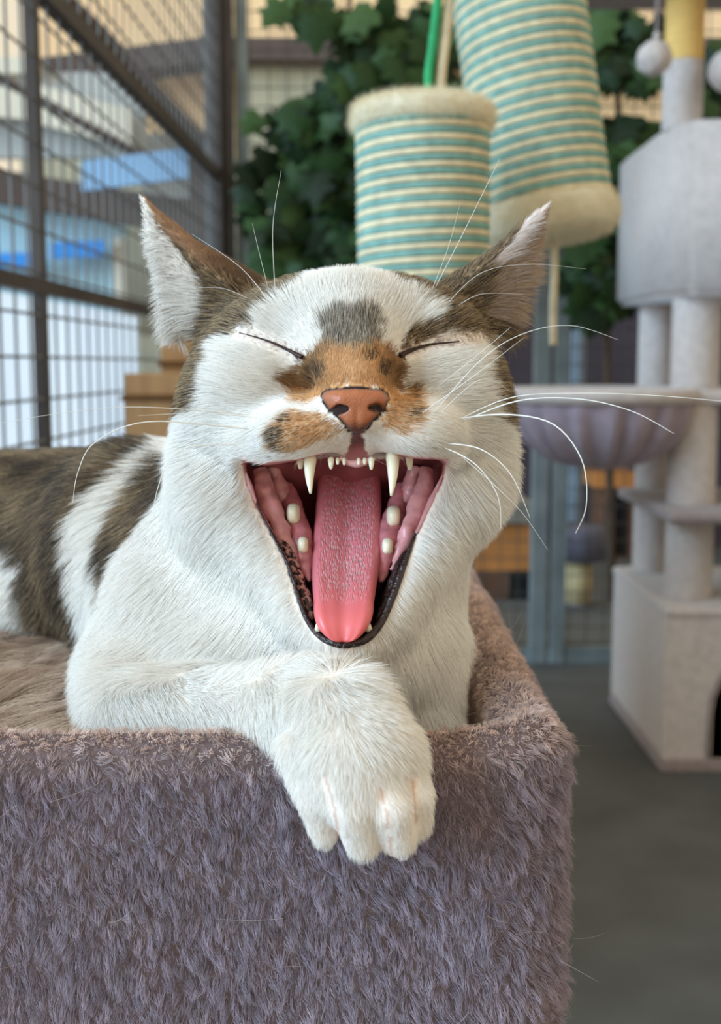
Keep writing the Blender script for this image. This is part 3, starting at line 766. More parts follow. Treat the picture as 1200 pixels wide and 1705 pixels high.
for e_, r_ in ((EYE_L, (.0009, .0013, .0016, .0019)), (EYE_R, (.0019, .0016, .0013, .0009))):
    CREASES.append(([snap(*q, lift=.0003) for q in (e_[1:] if e_ is EYE_L else e_[:-1])], r_))
CREASES.append(([snap(594, 700, .001), snap(594, 725, .0012), snap(594, 748, .0012), snap(593, 768, .001)], (.0012, .0018, .0022, .0026)))   # cleft under the nose
def axis(segs):
    out = []
    for a, b, h in segs: out += list(np.arange(a, b - 1e-9, h))
    out.append(segs[-1][1]); return np.array(out)
def surface_nets(sdf, ax, ay, az, B=8):
    nx, ny, nz = len(ax), len(ay), len(az); D = np.full((nx, ny, nz), 1.0, np.float32)
    for i0 in range(0, nx, B):
        for j0 in range(0, ny, B):
            i1, j1 = min(i0 + B, nx), min(j0 + B, ny)
            zc = [(k0, min(k0 + B, nz)) for k0 in range(0, nz, B)]
            cx, cy = (ax[i0] + ax[i1 - 1]) / 2, (ay[j0] + ay[j1 - 1]) / 2
            c = np.array([(cx, cy, (az[a] + az[b - 1]) / 2) for a, b in zc]); dc = sdf(c)
            for (a, b), d0 in zip(zc, dc):
                dg = math.dist((ax[i0], ay[j0], az[a]), (ax[i1 - 1], ay[j1 - 1], az[b - 1])) / 2
                if abs(d0) > dg * 1.35 + .005: D[i0:i1, j0:j1, a:b] = d0
                else:
                    g = np.stack(np.meshgrid(ax[i0:i1], ay[j0:j1], az[a:b], indexing='ij'), -1); D[i0:i1, j0:j1, a:b] = sdf(g)
    neg = D < 0
    cell = np.zeros((nx - 1, ny - 1, nz - 1), np.int8)
    for a in (0, 1):
        for b in (0, 1):
            for c in (0, 1): cell += neg[a:nx - 1 + a, b:ny - 1 + b, c:nz - 1 + c]
    act = np.argwhere((cell > 0) & (cell < 8)); idx = np.full(cell.shape, -1, np.int64); idx[tuple(act.T)] = np.arange(len(act))
    acc = np.zeros((len(act), 3)); cnt = np.zeros(len(act))
    corners = [(a, b, c) for a in (0, 1) for b in (0, 1) for c in (0, 1)]
    G = [ax, ay, az]
    for A in corners:
        for k in range(3):
            if A[k] == 0:
                Bc = list(A); Bc[k] = 1
                ia = act + A; ib = act + Bc; da = D[tuple(ia.T)].astype(float); db = D[tuple(ib.T)].astype(float); cr = (da < 0) != (db < 0)
                t = np.where(cr, da / (da - db + 1e-20), 0)
                pa = np.stack([G[m][ia[:, m]] for m in range(3)], 1); pb = np.stack([G[m][ib[:, m]] for m in range(3)], 1)
                acc += np.where(cr[:, None], pa + (pb - pa) * t[:, None], 0); cnt += cr
    V = acc / cnt[:, None]; F = []
    for k in range(3):
        u, w_ = (k + 1) % 3, (k + 2) % 3
        sl0 = [slice(None)] * 3; sl1 = [slice(None)] * 3; sl0[k] = slice(0, -1); sl1[k] = slice(1, None)
        n0 = neg[tuple(sl0)]; n1 = neg[tuple(sl1)]; e = np.argwhere(n0 != n1)
        e = e[(e[:, u] > 0) & (e[:, w_] > 0) & (e[:, u] < D.shape[u] - 1) & (e[:, w_] < D.shape[w_] - 1)]
        def cid(du, dw):
            q = e.copy(); q[:, u] += du; q[:, w_] += dw; return idx[tuple(q.T)]
        quad = np.stack([cid(-1, -1), cid(0, -1), cid(0, 0), cid(-1, 0)], 1)
        s = n0[tuple(e.T)]; quad[~s] = quad[~s][:, ::-1]; F.append(quad)
    return V, np.concatenate(F)
def relax(V, F, it=2, lam=.5):
    n = len(V)
    for _ in range(it):
        a = np.zeros_like(V); c = np.zeros(n)
        for i in range(4):
            for j in ((i + 1) % 4, (i + 3) % 4):
                np.add.at(a, F[:, i], V[F[:, j]]); np.add.at(c, F[:, i], 1)
        V = V + lam * (a / np.maximum(c, 1)[:, None] - V)
    return V
gx_ = axis([(-.30, -.0864, .0036), (-.0864, .0700, .00102), (.0700, .0820, .003)])
gy_ = axis([(.298, .440, .00105), (.440, .70, .0036)])
gz_ = axis([(.690, .740, .0013), (.740, .920, .00102)])
V, F = surface_nets(cat_sdf, gx_, gy_, gz_)
V = relax(V, F, 3, .45)
cat_me = mesh_np('body', V, F)
def line_d(px, py, pl):
    d = np.full(px.shape, 1e9)
    for (ax_, ay_), (bx3, by3) in zip(pl[:-1], pl[1:]):
        t = np.clip(((px - ax_) * (bx3 - ax_) + (py - ay_) * (by3 - ay_)) / ((bx3 - ax_) ** 2 + (by3 - ay_) ** 2), 0, 1)
        d = np.minimum(d, np.hypot(px - ax_ - t * (bx3 - ax_), py - ay_ - t * (by3 - ay_)))
    return d
# ================================================================== THE CAT: coat, skin and fur
NOSE_POLY = [(534, 660), (540, 652), (552, 648), (592, 645), (632, 648), (643, 654), (648, 664), (640, 684), (622, 700), (607, 717), (594, 722), (582, 717), (567, 700), (546, 682)]
C_WHITE = lin((248, 246, 242)); C_CREAM = lin((238, 226, 205))
PATCH = {
 'brow': [(532, 530), (560, 522), (600, 516), (630, 518), (634, 555), (630, 580), (580, 586), (536, 574)],
 'bridge': [(500, 596), (520, 582), (545, 574), (590, 582), (640, 576), (668, 600), (668, 640), (652, 672), (640, 656), (592, 648), (542, 657), (520, 670), (488, 668), (487, 640), (466, 626), (500, 612)],
 'padL': [(446, 715), (470, 690), (500, 684), (540, 692), (574, 706), (562, 722), (520, 736), (484, 752), (455, 752)],
 'padR': [(640, 690), (655, 655), (690, 645), (706, 672), (704, 700), (672, 720), (636, 716)],
 'topL': [(520, 440), (505, 476), (462, 502), (430, 535), (350, 570), (368, 590), (345, 665), (260, 710), (270, 560), (290, 545), (330, 520), (315, 490), (280, 400), (240, 330), (250, 320), (350, 380), (450, 440)],
 'topR': [(620, 440), (672, 484), (728, 512), (725, 535), (684, 550), (664, 584), (720, 562), (800, 553), (812, 562), (798, 610), (806, 695), (880, 730), (890, 600), (860, 520), (905, 380), (925, 320), (860, 340), (740, 430)],
 'shoulder': [(285, 745), (303, 800), (296, 870), (262, 950), (222, 1030), (205, 1034), (184, 1000), (178, 920), (200, 850), (240, 790)],
 'back': [(-900, 600), (330, 600), (262, 745), (225, 775), (160, 822), (122, 870), (118, 930), (130, 1000), (140, 1095), (95, 1085), (42, 1010), (38, 940), (10, 900), (-60, 960), (-900, 1000)],
}
SPOTS_DARK = [(462, 722, 12), (470, 742, 10), (480, 700, 9), (688, 684, 8), (686, 658, 5), (528, 622, 12), (640, 618, 13), (504, 594, 9), (668, 592, 9), (618, 592, 9)]
def coat(p, rng):
    """coat colour at points p; every strand picks its own pigment"""
    n = len(p); px, py = proj(p); Y = p[:, 1]
    jx = px + (vnoise(p, 260, 21) - .5) * 16 + rng.normal(0, 3.0, n); jy = py + (vnoise(p, 260, 22) - .5) * 16 + rng.normal(0, 3.0, n)
    C = np.tile(C_WHITE, (n, 1)); r = rng.random(n)
    band = vnoise(p * np.array([1, 1, 1]), 75, 31)                      # tabby banding
    stripe = .5 + .5 * np.sin(p[:, 0] * 210 + p[:, 1] * 120 + 5 * vnoise(p, 30, 5))
    dark, mid, tan = lin((44, 38, 34)), lin((112, 96, 80)), lin((196, 172, 136))
    f1 = np.clip(.45 * band + .35 * stripe + .95 * (r - .5) - .03, 0, 1)[:, None]
    TAB = np.where(f1 < .5, dark + (mid - dark) * (f1 * 2), mid + (tan - mid) * (f1 * 2 - 1))
    TABH = np.where((r < .30)[:, None], dark * 1.5, np.where((r < .62)[:, None], mid * 1.15, tan))  # ticked hair on the head
    ORA = lin((212, 166, 116)) * (1 - .25 * (vnoise(p, 300, 8) - .5))[:, None]; ORA = np.where((r < .15)[:, None], lin((160, 112, 72)), ORA)
    cen = np.clip(1 - np.abs(px - 588) / 45, 0, 1)[:, None] * (vnoise(p, 220, 14) * 1.3)[:, None]
    ORA = ORA * (1 - .45 * np.clip((np.abs(px - 590) - 35) / 30, 0, 1) * (py < 650))[:, None]; ORA = ORA * (1 - .5 * cen) + lin((232, 200, 160)) * .5 * cen
    GRY = np.where((r < .35)[:, None], lin((92, 84, 78)), np.where((r < .7)[:, None], lin((150, 141, 130)), lin((214, 206, 192))))
    pad = ((py > 668) & (r > .68))[:, None]; ORA = np.where(pad, lin((232, 214, 186)), ORA)
    front = Y < .47
    def inside(k): return sd_poly(jx, jy, PATCH[k]) < 0
    head = front & (py < 760)
    for k, Cc, cond in (('topL', TABH, head), ('topR', TABH, head), ('brow', GRY, head), ('bridge', ORA, head), ('padL', ORA, head), ('padR', ORA, head)):
        s = inside(k) & cond; C[s] = Cc[s]
    DK = np.where((r < .6)[:, None], lin((70, 56, 46)), lin((120, 92, 66)))
    for x, y_, q in SPOTS_DARK:
        s = head & (((jx - x) ** 2 + (jy - y_) ** 2) < q * q) & (r < .8); C[s] = DK[s]
    ed = np.minimum(line_d(px, py, EYE_L), line_d(px, py, EYE_R)); s = head & (ed < 12) & (r < .30 * np.clip(1 - (ed - 3) / 9, 0, 1)); C[s] = lin((186, 166, 156))
    rear = (Y > .432) & (py < 640) & (py > 440) & (px > 300); C[rear] = TABH[rear]             # nape and back of the skull
    trunk = inside('back') & (Y > .455); C[trunk] = TAB[trunk]
    sh = inside('shoulder') & (Y > .43) & (px < 330); C[sh] = TAB[sh] * 1.12
    # ears: cream-white outer leaf on the left, pale pink-brown margin on the right
    el = sd_poly(px, py, [(225, 315), (246, 332), (262, 372), (300, 420), (338, 470), (350, 520), (330, 575), (250, 560)]) < 0
    s = el & front; C[s] = np.where((r[s] < .9)[:, None], C_WHITE, mid)
    eb = sd_poly(px, py, [(240, 328), (262, 342), (330, 400), (398, 436), (450, 468), (430, 478), (390, 468), (330, 438), (285, 398), (262, 366)]) < 0
    s = eb & front & (py < 485); C[s] = (lin((178, 146, 118)) * (1 - .9 * np.clip((px[s] - 300) / 150, 0, .6))[:, None])
    er = sd_poly(px, py, [(925, 322), (890, 345), (850, 402), (812, 440), (822, 452), (860, 420), (905, 385)]) < 0
    s = er & front; C[s] = lin((236, 228, 224))
    er2 = sd_poly(px, py, [(925, 330), (905, 385), (872, 446), (848, 520), (800, 530), (812, 470), (850, 425)]) < 0
    s = er2 & front & (r < .75); C[s] = lin((188, 166, 150))
    # warm cream around the right cheek and chin
    return C * (1 + rng.normal(0, .05, (n, 1)))

rng = np.random.default_rng(5)
cat = thing('cat', (-.05, .45, .725), 'white cat with brown tabby and orange patches yawning wide with closed eyes', 'cat')
Vc = V
pxv, pyv = proj(Vc)
base_v = np.concatenate([cat_base(Vc[i:i + 4000], pxv[i:i + 4000], pyv[i:i + 4000]) for i in range(0, len(Vc), 4000)])
md_v = mouth_d(Vc, pxv, pyv)
in_mouth = (md_v < .0014) & (pyv > 745) & (pyv < 1085) & (Vc[:, 1] < .47) & (base_v < -.0004)
in_nose = (sd_poly(pxv, pyv, NOSE_POLY) < 2) & (Vc[:, 1] < .38)
skin = coat(Vc, rng); skin = skin * np.array([.93, .86, .82])
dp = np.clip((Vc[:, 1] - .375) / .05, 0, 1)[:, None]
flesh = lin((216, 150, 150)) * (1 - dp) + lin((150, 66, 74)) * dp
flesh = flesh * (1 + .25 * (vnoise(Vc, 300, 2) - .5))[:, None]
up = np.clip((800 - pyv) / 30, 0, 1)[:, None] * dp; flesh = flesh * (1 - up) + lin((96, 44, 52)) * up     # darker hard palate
mp_v = sd_poly(pxv, pyv, MOUTH)
lipdark = (pyv > 845) & (mp_v > -np.where(pxv < 570, 12, 14) * np.clip((pyv - 800) / 120, .4, 2.2)) & (vnoise(Vc, 520, 9) < np.where(pxv < 570, np.clip((pyv - 800) / 200, .25, .9), np.clip((pyv - 870) / 30, 0, 1)))
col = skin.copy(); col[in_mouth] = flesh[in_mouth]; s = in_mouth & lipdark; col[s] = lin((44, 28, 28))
phil = (sd_poly(pxv, pyv, [(586, 716), (603, 716), (606, 738), (616, 770), (570, 770), (583, 738)]) < 0) & (Vc[:, 1] < .39)
col[phil] = lin((92, 46, 42)) * (1 - np.clip((pyv[phil] - 735) / 30, 0, 1))[:, None] + lin((196, 128, 124)) * np.clip((pyv[phil] - 735) / 30, 0, 1)[:, None]
cl_v = np.minimum.reduce([line_d(pxv, pyv, c_) for c_ in ([(541, 1288), (556, 1345), (566, 1408)], [(634, 1310), (644, 1360), (651, 1422)], [(684, 1290), (690, 1330), (693, 1370)])])
s = (cl_v < 2.5) & (Vc[:, 1] < .335); col[s] = lin((216, 186, 170))
col[in_nose] = lin((40, 22, 18))
wet = np.where(in_mouth | phil, 1.0, 0.0)
a = cat_me.attributes.new('coat', 'FLOAT_COLOR', 'POINT'); a.data.foreach_set('color', np.concatenate([np.clip(col, 0, 1), np.ones((len(col), 1))], 1).astype(np.float32).ravel())
a = cat_me.attributes.new('wet', 'FLOAT', 'POINT'); a.data.foreach_set('value', wet.astype(np.float32))
m = bpy.data.materials.new('cat_skin'); m.use_nodes = True; nt = m.node_tree; b = nt.nodes['Principled BSDF']
at = nt.nodes.new('ShaderNodeAttribute'); at.attribute_name = 'coat'; aw = nt.nodes.new('ShaderNodeAttribute'); aw.attribute_name = 'wet'
nt.links.new(at.outputs['Color'], b.inputs['Base Color'])
mr = nt.nodes.new('ShaderNodeMapRange'); mr.inputs['To Min'].default_value = .9; mr.inputs['To Max'].default_value = .28
nt.links.new(aw.outputs['Fac'], mr.inputs['Value']); nt.links.new(mr.outputs[0], b.inputs['Roughness'])
no = nt.nodes.new('ShaderNodeTexNoise'); no.inputs['Scale'].default_value = 260; bp = nt.nodes.new('ShaderNodeBump'); bp.inputs['Strength'].default_value = .25; bp.inputs['Distance'].default_value = .001
tc = nt.nodes.new('ShaderNodeTexCoord'); nt.links.new(tc.outputs['Object'], no.inputs['Vector']); nt.links.new(no.outputs['Fac'], bp.inputs['Height']); nt.links.new(bp.outputs['Normal'], b.inputs['Normal'])
body = obj('body', cat_me, m, cat)

# ---- lie of the fur: guides give direction on the picture plane (right, down), depth lean, length in mm
GUIDE = [ # px, py, dx, dy, dY, length
 (592, 630, 0, -1, .2, 2.2), (540, 620, -.5, -.8, .2, 2.4), (640, 620, .5, -.8, .2, 2.4), (585, 570, 0, -1, .2, 3.5), (585, 520, 0, -1, .3, 5), (585, 465, 0, -1, .5, 7),
 (500, 500, -.4, -.9, .4, 7), (665, 500, .4, -.9, .4, 7), (450, 530, -.8, -.5, .3, 6), (715, 530, .85, -.45, .3, 6), (510, 560, -.6, -.7, .2, 3.5), (655, 560, .6, -.7, .2, 3.5),
 (450, 610, -1, 0, .3, 5), (715, 610, 1, -.05, .3, 5), (370, 600, -1, -.15, .4, 8), (800, 600, 1, -.15, .4, 8), (330, 700, -.95, .25, .5, 11), (830, 690, .95, .2, .5, 11),
 (500, 715, -1, .25, .2, 2.8), (690, 712, 1, .25, .2, 2.8), (440, 735, -.9, .4, .3, 5), (725, 735, .9, .4, .3, 5), (555, 740, -.5, .8, 0, 1.8), (625, 740, .5, .8, 0, 1.8),
 (360, 800, -.75, .6, .4, 10), (795, 800, .6, .75, .4, 10), (400, 880, -.6, .75, .3, 7), (745, 870, .5, .85, .3, 7), (470, 980, -.6, .75, .3, 5), (675, 980, .5, .85, .3, 5), (570, 1085, 0, 1, .3, 4.5),
 (300, 900, -.45, .85, .2, 13), (260, 1000, -.35, .9, .2, 13), (400, 1030, -.25, 1, .2, 13), (560, 1120, .05, 1, .1, 12), (700, 1040, .15, 1, .2, 12), (760, 960, .25, .95, .3, 11), (720, 1150, .05, 1, .1, 8), (250, 1110, -.3, .9, .1, 10),
 (220, 1190, .7, .6, 0, 6.5), (330, 1180, .8, .5, 0, 6.5), (450, 1170, .75, .6, 0, 6.5), (550, 1150, .4, .8, -.2, 6), (520, 1230, .2, 1, 0, 5.5), (620, 1210, .35, .9, 0, 6), (600, 1300, .1, 1, .1, 5.2), (690, 1270, .4, .9, .2, 5.2), (540, 1370, -.1, 1, .2, 3.6), (605, 1390, 0, 1, .2, 3.6), (665, 1390, .1, 1, .2, 3.6), (700, 1340, .4, .9, .2, 4),
 (238, 345, -.6, -.6, .1, 2.6), (255, 430, -.95, .35, 0, 5.5), (275, 500, -.85, .6, 0, 13), (300, 540, -.7, .8, 0, 14), (340, 480, -.6, -.1, .1, 4.5), (330, 420, -.5, -.7, .1, 2.5), (400, 455, -.4, -.8, .2, 2.8), (390, 510, -.75, -.35, .1, 7), (345, 550, -.8, .1, .2, 8),
 (912, 345, .6, -.6, .1, 2.6), (880, 400, .8, -.3, 0, 5), (868, 455, .95, .3, 0, 12), (845, 520, .85, .55, 0, 12), (820, 450, .7, -.6, .1, 4.5), (770, 455, .5, -.8, .2, 4), (780, 510, .8, -.45, .1, 7), (825, 570, .9, .1, .2, 8)]
GB = [(200, 850, .47, -.6, .75, .1, 11), (150, 760, .52, -.9, .1, .3, 9), (60, 850, .52, -.8, .55, .2, 11), (60, 1000, .52, -.6, .8, .1, 11), (-150, 850, .56, -.9, .4, .2, 11), (180, 1040, .47, -.4, .9, .1, 10), (150, 950, .48, -.6, .8, .1, 11)]
gp, gd, gl = [], [], []
for x, y_, dx, dy, dY, ll in GUIDE:
    gp.append(snap(x, y_)); gd.append((dx, dY, -dy)); gl.append(ll)
for x, y_, Yq, dx, dy, dY, ll in GB:
    gp.append(snap(x, y_)); gd.append((dx, dY, -dy)); gl.append(ll)
gp, gd, gl = np.array(gp), unit(np.array(gd)), np.array(gl)
NF = 340000
_, vn, _ = tri_arrays(cat_me)
tocam = unit(np.array([0, 0, CAM_Z]) - Vc); facing = (vn * tocam).sum(1)
dens = np.clip(.25 + facing * 1.2, .18, 1.0)
dens *= np.where(Vc[:, 1] > .45, .40, 1.0) * np.where(pxv < -60, .3, 1) * np.where(Vc[:, 2] < .722, np.where(Vc[:, 1] > .345, .05, 1), 1)
small = (pyv < 760) & (Vc[:, 1] < .40); dens *= np.where(small, 1.6, 1.0)
eye_v = np.minimum(line_d(pxv, pyv, EYE_L), line_d(pxv, pyv, EYE_R)); dens *= np.where((eye_v < 4) & (Vc[:, 1] < .41), .3, 1)
dens *= np.where((md_v < .0016) & (pyv > 750) & (pyv < 1085) & (Vc[:, 1] < .47), 0, 1) * np.where(in_nose | phil, 0, 1)
p, q = scatter(cat_me, dens, NF, rng)
w_ = np.zeros((NF, 3)); l_ = np.zeros(NF); tot = np.zeros(NF)
for g, dg, lg in zip(gp, gd, gl):
    k = 1.0 / (((p - g) ** 2).sum(1) + .004 ** 2) ** 2
    w_ += k[:, None] * dg; l_ += k * lg; tot += k
flow = w_ / tot[:, None]; ln = l_ / tot / 1000.0
flow += (np.stack([vnoise(p, 130, 1), vnoise(p, 130, 2), vnoise(p, 130, 3)], 1) - .5) * .40
flow = unit(flow - q * (flow * q).sum(1)[:, None])
pxr, pyr = proj(p); eyed = np.minimum(line_d(pxr, pyr, EYE_L), line_d(pxr, pyr, EYE_R))
CLEFT = [[(541, 1288), (556, 1345), (566, 1408)], [(634, 1310), (644, 1360), (651, 1422)], [(684, 1290), (690, 1330), (693, 1370)]]
cl_ = np.minimum.reduce([line_d(pxr, pyr, c_) for c_ in CLEFT]); paw_ = (p[:, 1] < .335) & (pyr > 1270)
ln = np.where(paw_, ln * np.clip(cl_ / 16, .3, .75), ln)
ln = ln * rng.uniform(.65, 1.2, NF) * np.where((p[:, 1] < .42) & (pyr < 700), np.clip(eyed / 26, .28, 1), 1)
lift = .34 + .1 * rng.random(NF)
d0 = unit(q * (lift + .18)[:, None] + flow); d1 = unit(q * (.12 + .1 * rng.random(NF))[:, None] + flow + rng.normal(0, .07, (NF, 3)))
pts = strands(p - q * .0003, d0, d1, ln, 6)
tips, near = clump_tips(p, pts[:, -1], max(200, NF // 16), .10 + .30 * rng.random(NF), rng)
pts += (tips - pts[:, -1])[:, None] * (np.linspace(0, 1, 6) ** 1.6)[None, :, None]
# keep strands out of the open mouth
ta, tb = proj(pts[:, -1]); bad = (sd_poly(ta, tb, MOUTH) < -6) & (p[:, 1] < .46); bad |= paw_ & (cl_ < 2); keep = ~bad | (rng.random(NF) < .08)
p2, pts2, ln2 = p[keep], pts[keep], ln[keep]
colf = coat(p2, rng)
rad = np.clip(.000030 + ln2 * .0026, .000034, .000062)
M_FUR = hair_mat('cat_fur', .5, .18, .25)
hair('fur', pts2, rad, colf, M_FUR, cat)
# ================================================================== MOUTH, NOSE, WHISKERS
def wetmat(name, col, rough=.25, var=.12, scale=300, bump=.2, bscale=600, sss=0.0, spec=.5):
    m = mat(name, col, rough, var, scale, bump, bscale, spec=spec)
    for nd in m.node_tree.nodes:
        if nd.type == 'BUMP': nd.inputs['Distance'].default_value = .0006
    b = m.node_tree.nodes['Principled BSDF']; b.inputs['Subsurface Weight'].default_value = sss; b.inputs['Subsurface Scale'].default_value = .002; b.inputs['Subsurface Radius'].default_value = (1, .35, .25)
    return m
# ---- tongue
sp = catmull([np.array(P(*q)) for q in ((582, 742, .448), (582, 776, .428), (581, 826, .413), (578, 898, .3965), (574, 960, .3825), (572, 1012, .3705), (571, 1044, .3650), (571, 1069, .3640))], 70)
_, spy = proj(sp)
hw = np.interp(spy, [740, 776, 826, 898, 960, 1008], [50, 52, 54, 58, 56, 50.5])
hw = np.where(spy > 1008, 50.5 * np.sqrt(np.clip(1 - (np.clip(spy - 1008, 0, 61.5) / 61.5) ** 2.2, 0, 1)) + .6, hw)
tg = unit(np.gradient(sp, axis=0)); nrm = unit(np.cross(tg, np.array([1.0, 0, 0]))); nrm *= np.sign(-(nrm[:, 1:2] + 1e-9))
NU = 29; v = []; uvs = []
for i in range(70):
    hwm = hw[i] * S(sp[i, 1]); s_ = (spy[i] - 768) / 301.0
    for layer in (0, 1):
        for j in range(NU):
            t = -1 + 2 * j / (NU - 1); e = math.sqrt(max(0, 1 - t * t))
            th = .0042 * (1 - .35 * s_) * min(1, hw[i] / 20)
            if layer == 0: h = th * e ** .5 - (.0022 * math.exp(-(t / .30) ** 2) * (1 - .6 * s_)) * (1 if hw[i] > 20 else hw[i] / 20) + .0006 * math.exp(-((abs(t) - .78) / .18) ** 2)
            else: h = -th * .6 * e ** .5
            v.append(sp[i] + np.array([1, 0, 0]) * t * hwm + nrm[i] * h); uvs.append((t, s_))
f = []
R2 = 2 * NU
for i in range(69):
    for j in range(NU - 1):
        f.append((i * R2 + j, i * R2 + j + 1, (i + 1) * R2 + j + 1, (i + 1) * R2 + j))
        f.append((i * R2 + NU + j, (i + 1) * R2 + NU + j, (i + 1) * R2 + NU + j + 1, i * R2 + NU + j + 1))
    f.append((i * R2, (i + 1) * R2, (i + 1) * R2 + NU, i * R2 + NU)); f.append((i * R2 + NU - 1, i * R2 + R2 - 1, (i + 1) * R2 + R2 - 1, (i + 1) * R2 + NU - 1))
tm = mesh_np('tongue', np.array(v), f)
a = tm.attributes.new('tongue_uv', 'FLOAT_VECTOR', 'POINT'); a.data.foreach_set('vector', np.array([(x * 1.0, y_ * 5.0, 0) for x, y_ in uvs], np.float32).ravel())
m = bpy.data.materials.new('tongue_flesh'); m.use_nodes = True; nt = m.node_tree; b = nt.nodes['Principled BSDF']
N = lambda t_: nt.nodes.new(t_); LK = nt.links.new
at = N('ShaderNodeAttribute'); at.attribute_name = 'tongue_uv'; sx = N('ShaderNodeSeparateXYZ'); LK(at.outputs['Vector'], sx.inputs[0])
rp = N('ShaderNodeValToRGB'); mrv = N('ShaderNodeMapRange'); mrv.inputs['From Max'].default_value = 5.0; LK(sx.outputs['Y'], mrv.inputs['Value']); LK(mrv.outputs[0], rp.inputs['Fac'])
els = rp.color_ramp.elements; els[0].position = 0; els[0].color = L3(196, 112, 128); els[1].position = 1; els[1].color = L3(230, 110, 112)
e = els.new(.35); e.color = L3(214, 122, 132); e = els.new(.68); e.color = L3(208, 116, 124); e = els.new(.9); e.color = L3(224, 112, 116)
mp = N('ShaderNodeMapping'); mp.inputs['Scale'].default_value = (19, 8, 1); LK(at.outputs['Vector'], mp.inputs['Vector'])
vo = N('ShaderNodeTexVoronoi'); vo.inputs['Scale'].default_value = 1.0; vo.inputs['Randomness'].default_value = .8; LK(mp.outputs[0], vo.inputs['Vector'])
pr = N('ShaderNodeMapRange'); pr.inputs['From Min'].default_value = .05; pr.inputs['From Max'].default_value = .6; pr.inputs['To Min'].default_value = 1; pr.inputs['To Max'].default_value = 0; LK(vo.outputs['Distance'], pr.inputs['Value'])
ab = N('ShaderNodeMath'); ab.operation = 'ABSOLUTE'; LK(sx.outputs['X'], ab.inputs[0])
m1 = N('ShaderNodeMapRange'); m1.inputs['From Min'].default_value = .62; m1.inputs['From Max'].default_value = .90; m1.inputs['To Min'].default_value = 1; m1.inputs['To Max'].default_value = 0; LK(ab.outputs[0], m1.inputs['Value'])
m2 = N('ShaderNodeMapRange'); m2.inputs['From Min'].default_value = 3.7; m2.inputs['From Max'].default_value = 4.15; m2.inputs['To Min'].default_value = 1; m2.inputs['To Max'].default_value = 0; LK(sx.outputs['Y'], m2.inputs['Value'])
mm = N('ShaderNodeMath'); mm.operation = 'MULTIPLY'; LK(m1.outputs[0], mm.inputs[0]); LK(m2.outputs[0], mm.inputs[1])
mk = N('ShaderNodeMath'); mk.operation = 'MULTIPLY'; LK(mm.outputs[0], mk.inputs[0]); LK(pr.outputs[0], mk.inputs[1])
mk2 = N('ShaderNodeMath'); mk2.operation = 'MULTIPLY'; mk2.inputs[1].default_value = .75; LK(mk.outputs[0], mk2.inputs[0])
mc = N('ShaderNodeMix'); mc.data_type = 'RGBA'; LK(mk2.outputs[0], mc.inputs['Factor']); LK(rp.outputs[0], mc.inputs[6]); mc.inputs[7].default_value = L3(238, 205, 205)
LK(mc.outputs[2], b.inputs['Base Color'])
bp = N('ShaderNodeBump'); bp.inputs['Strength'].default_value = .9; bp.inputs['Distance'].default_value = .0007; LK(mk.outputs[0], bp.inputs['Height']); LK(bp.outputs[0], b.inputs['Normal'])
b.inputs['Roughness'].default_value = .32; b.inputs['Subsurface Weight'].default_value = .25; b.inputs['Subsurface Scale'].default_value = .002; b.inputs['Subsurface Radius'].default_value = (1, .3, .25)
obj('tongue', tm, m, cat, label='pink tongue with pale papillae')

# ---- teeth
M_TOOTH = wetmat('ivory_tooth', (246, 240, 214), .25, .04, 80, .02, 200, .15)
def tooth(pa, pb, ra, rb=.0003, bend=0, n=9):
    A, B = np.array(P(*pa)), np.array(P(*pb)); s = np.linspace(0, 1, n)[:, None]
    pts = A + (B - A) * s + np.array([bend, -.0006, 0]) * np.sin(s * math.pi)
    r = ra + (rb - ra) * (s[:, 0] ** 1.5); r[0] = ra * .9
    return tubeo('tooth', pts, r, M_TOOTH, cat, sides=12)
tooth((517, 760, .3655), (517, 822, .3605), .00200, .00035, -.0003)
tooth((653, 756, .3655), (651, 826, .3605), .00215, .00035, .0003)
for x, yb in ((551, 781), (562, 773), (573, 774), (597, 774), (607, 773), (618, 782)): tooth((x, 764, .3625), (x, yb, .3612), .0006 if x not in (551, 618) else .0010, .0004)
tooth((681, 758, .3735), (682, 782, .3722), .0013, .0006)
tooth((500, 762, .3740), (500, 780, .3730), .0011, .0006)
tooth((529, 1052, .3690), (531, 1032, .3655), .0012, .0005); tooth((614, 1050, .3690), (611, 1032, .3655), .0012, .0005)
def fleshy(name, pts, rad, m, amp=.0012, sides=14, n=40, flat=1.0, seed=1):
    """an uneven roll of flesh along pts"""
    c = catmull(pts, n); r = np.interp(np.linspace(0, len(rad) - 1, n), np.arange(len(rad)), rad)
    v, f = tube(c, r, sides, False, flat); cc = np.repeat(c, sides, 0)
    v = v + unit(v - cc) * ((vnoise(v, 330, seed) - .5) * amp + (vnoise(v, 900, seed + 1) - .5) * amp * .35)[:, None]
    return obj(name, mesh_np(name, v, f), m, cat)
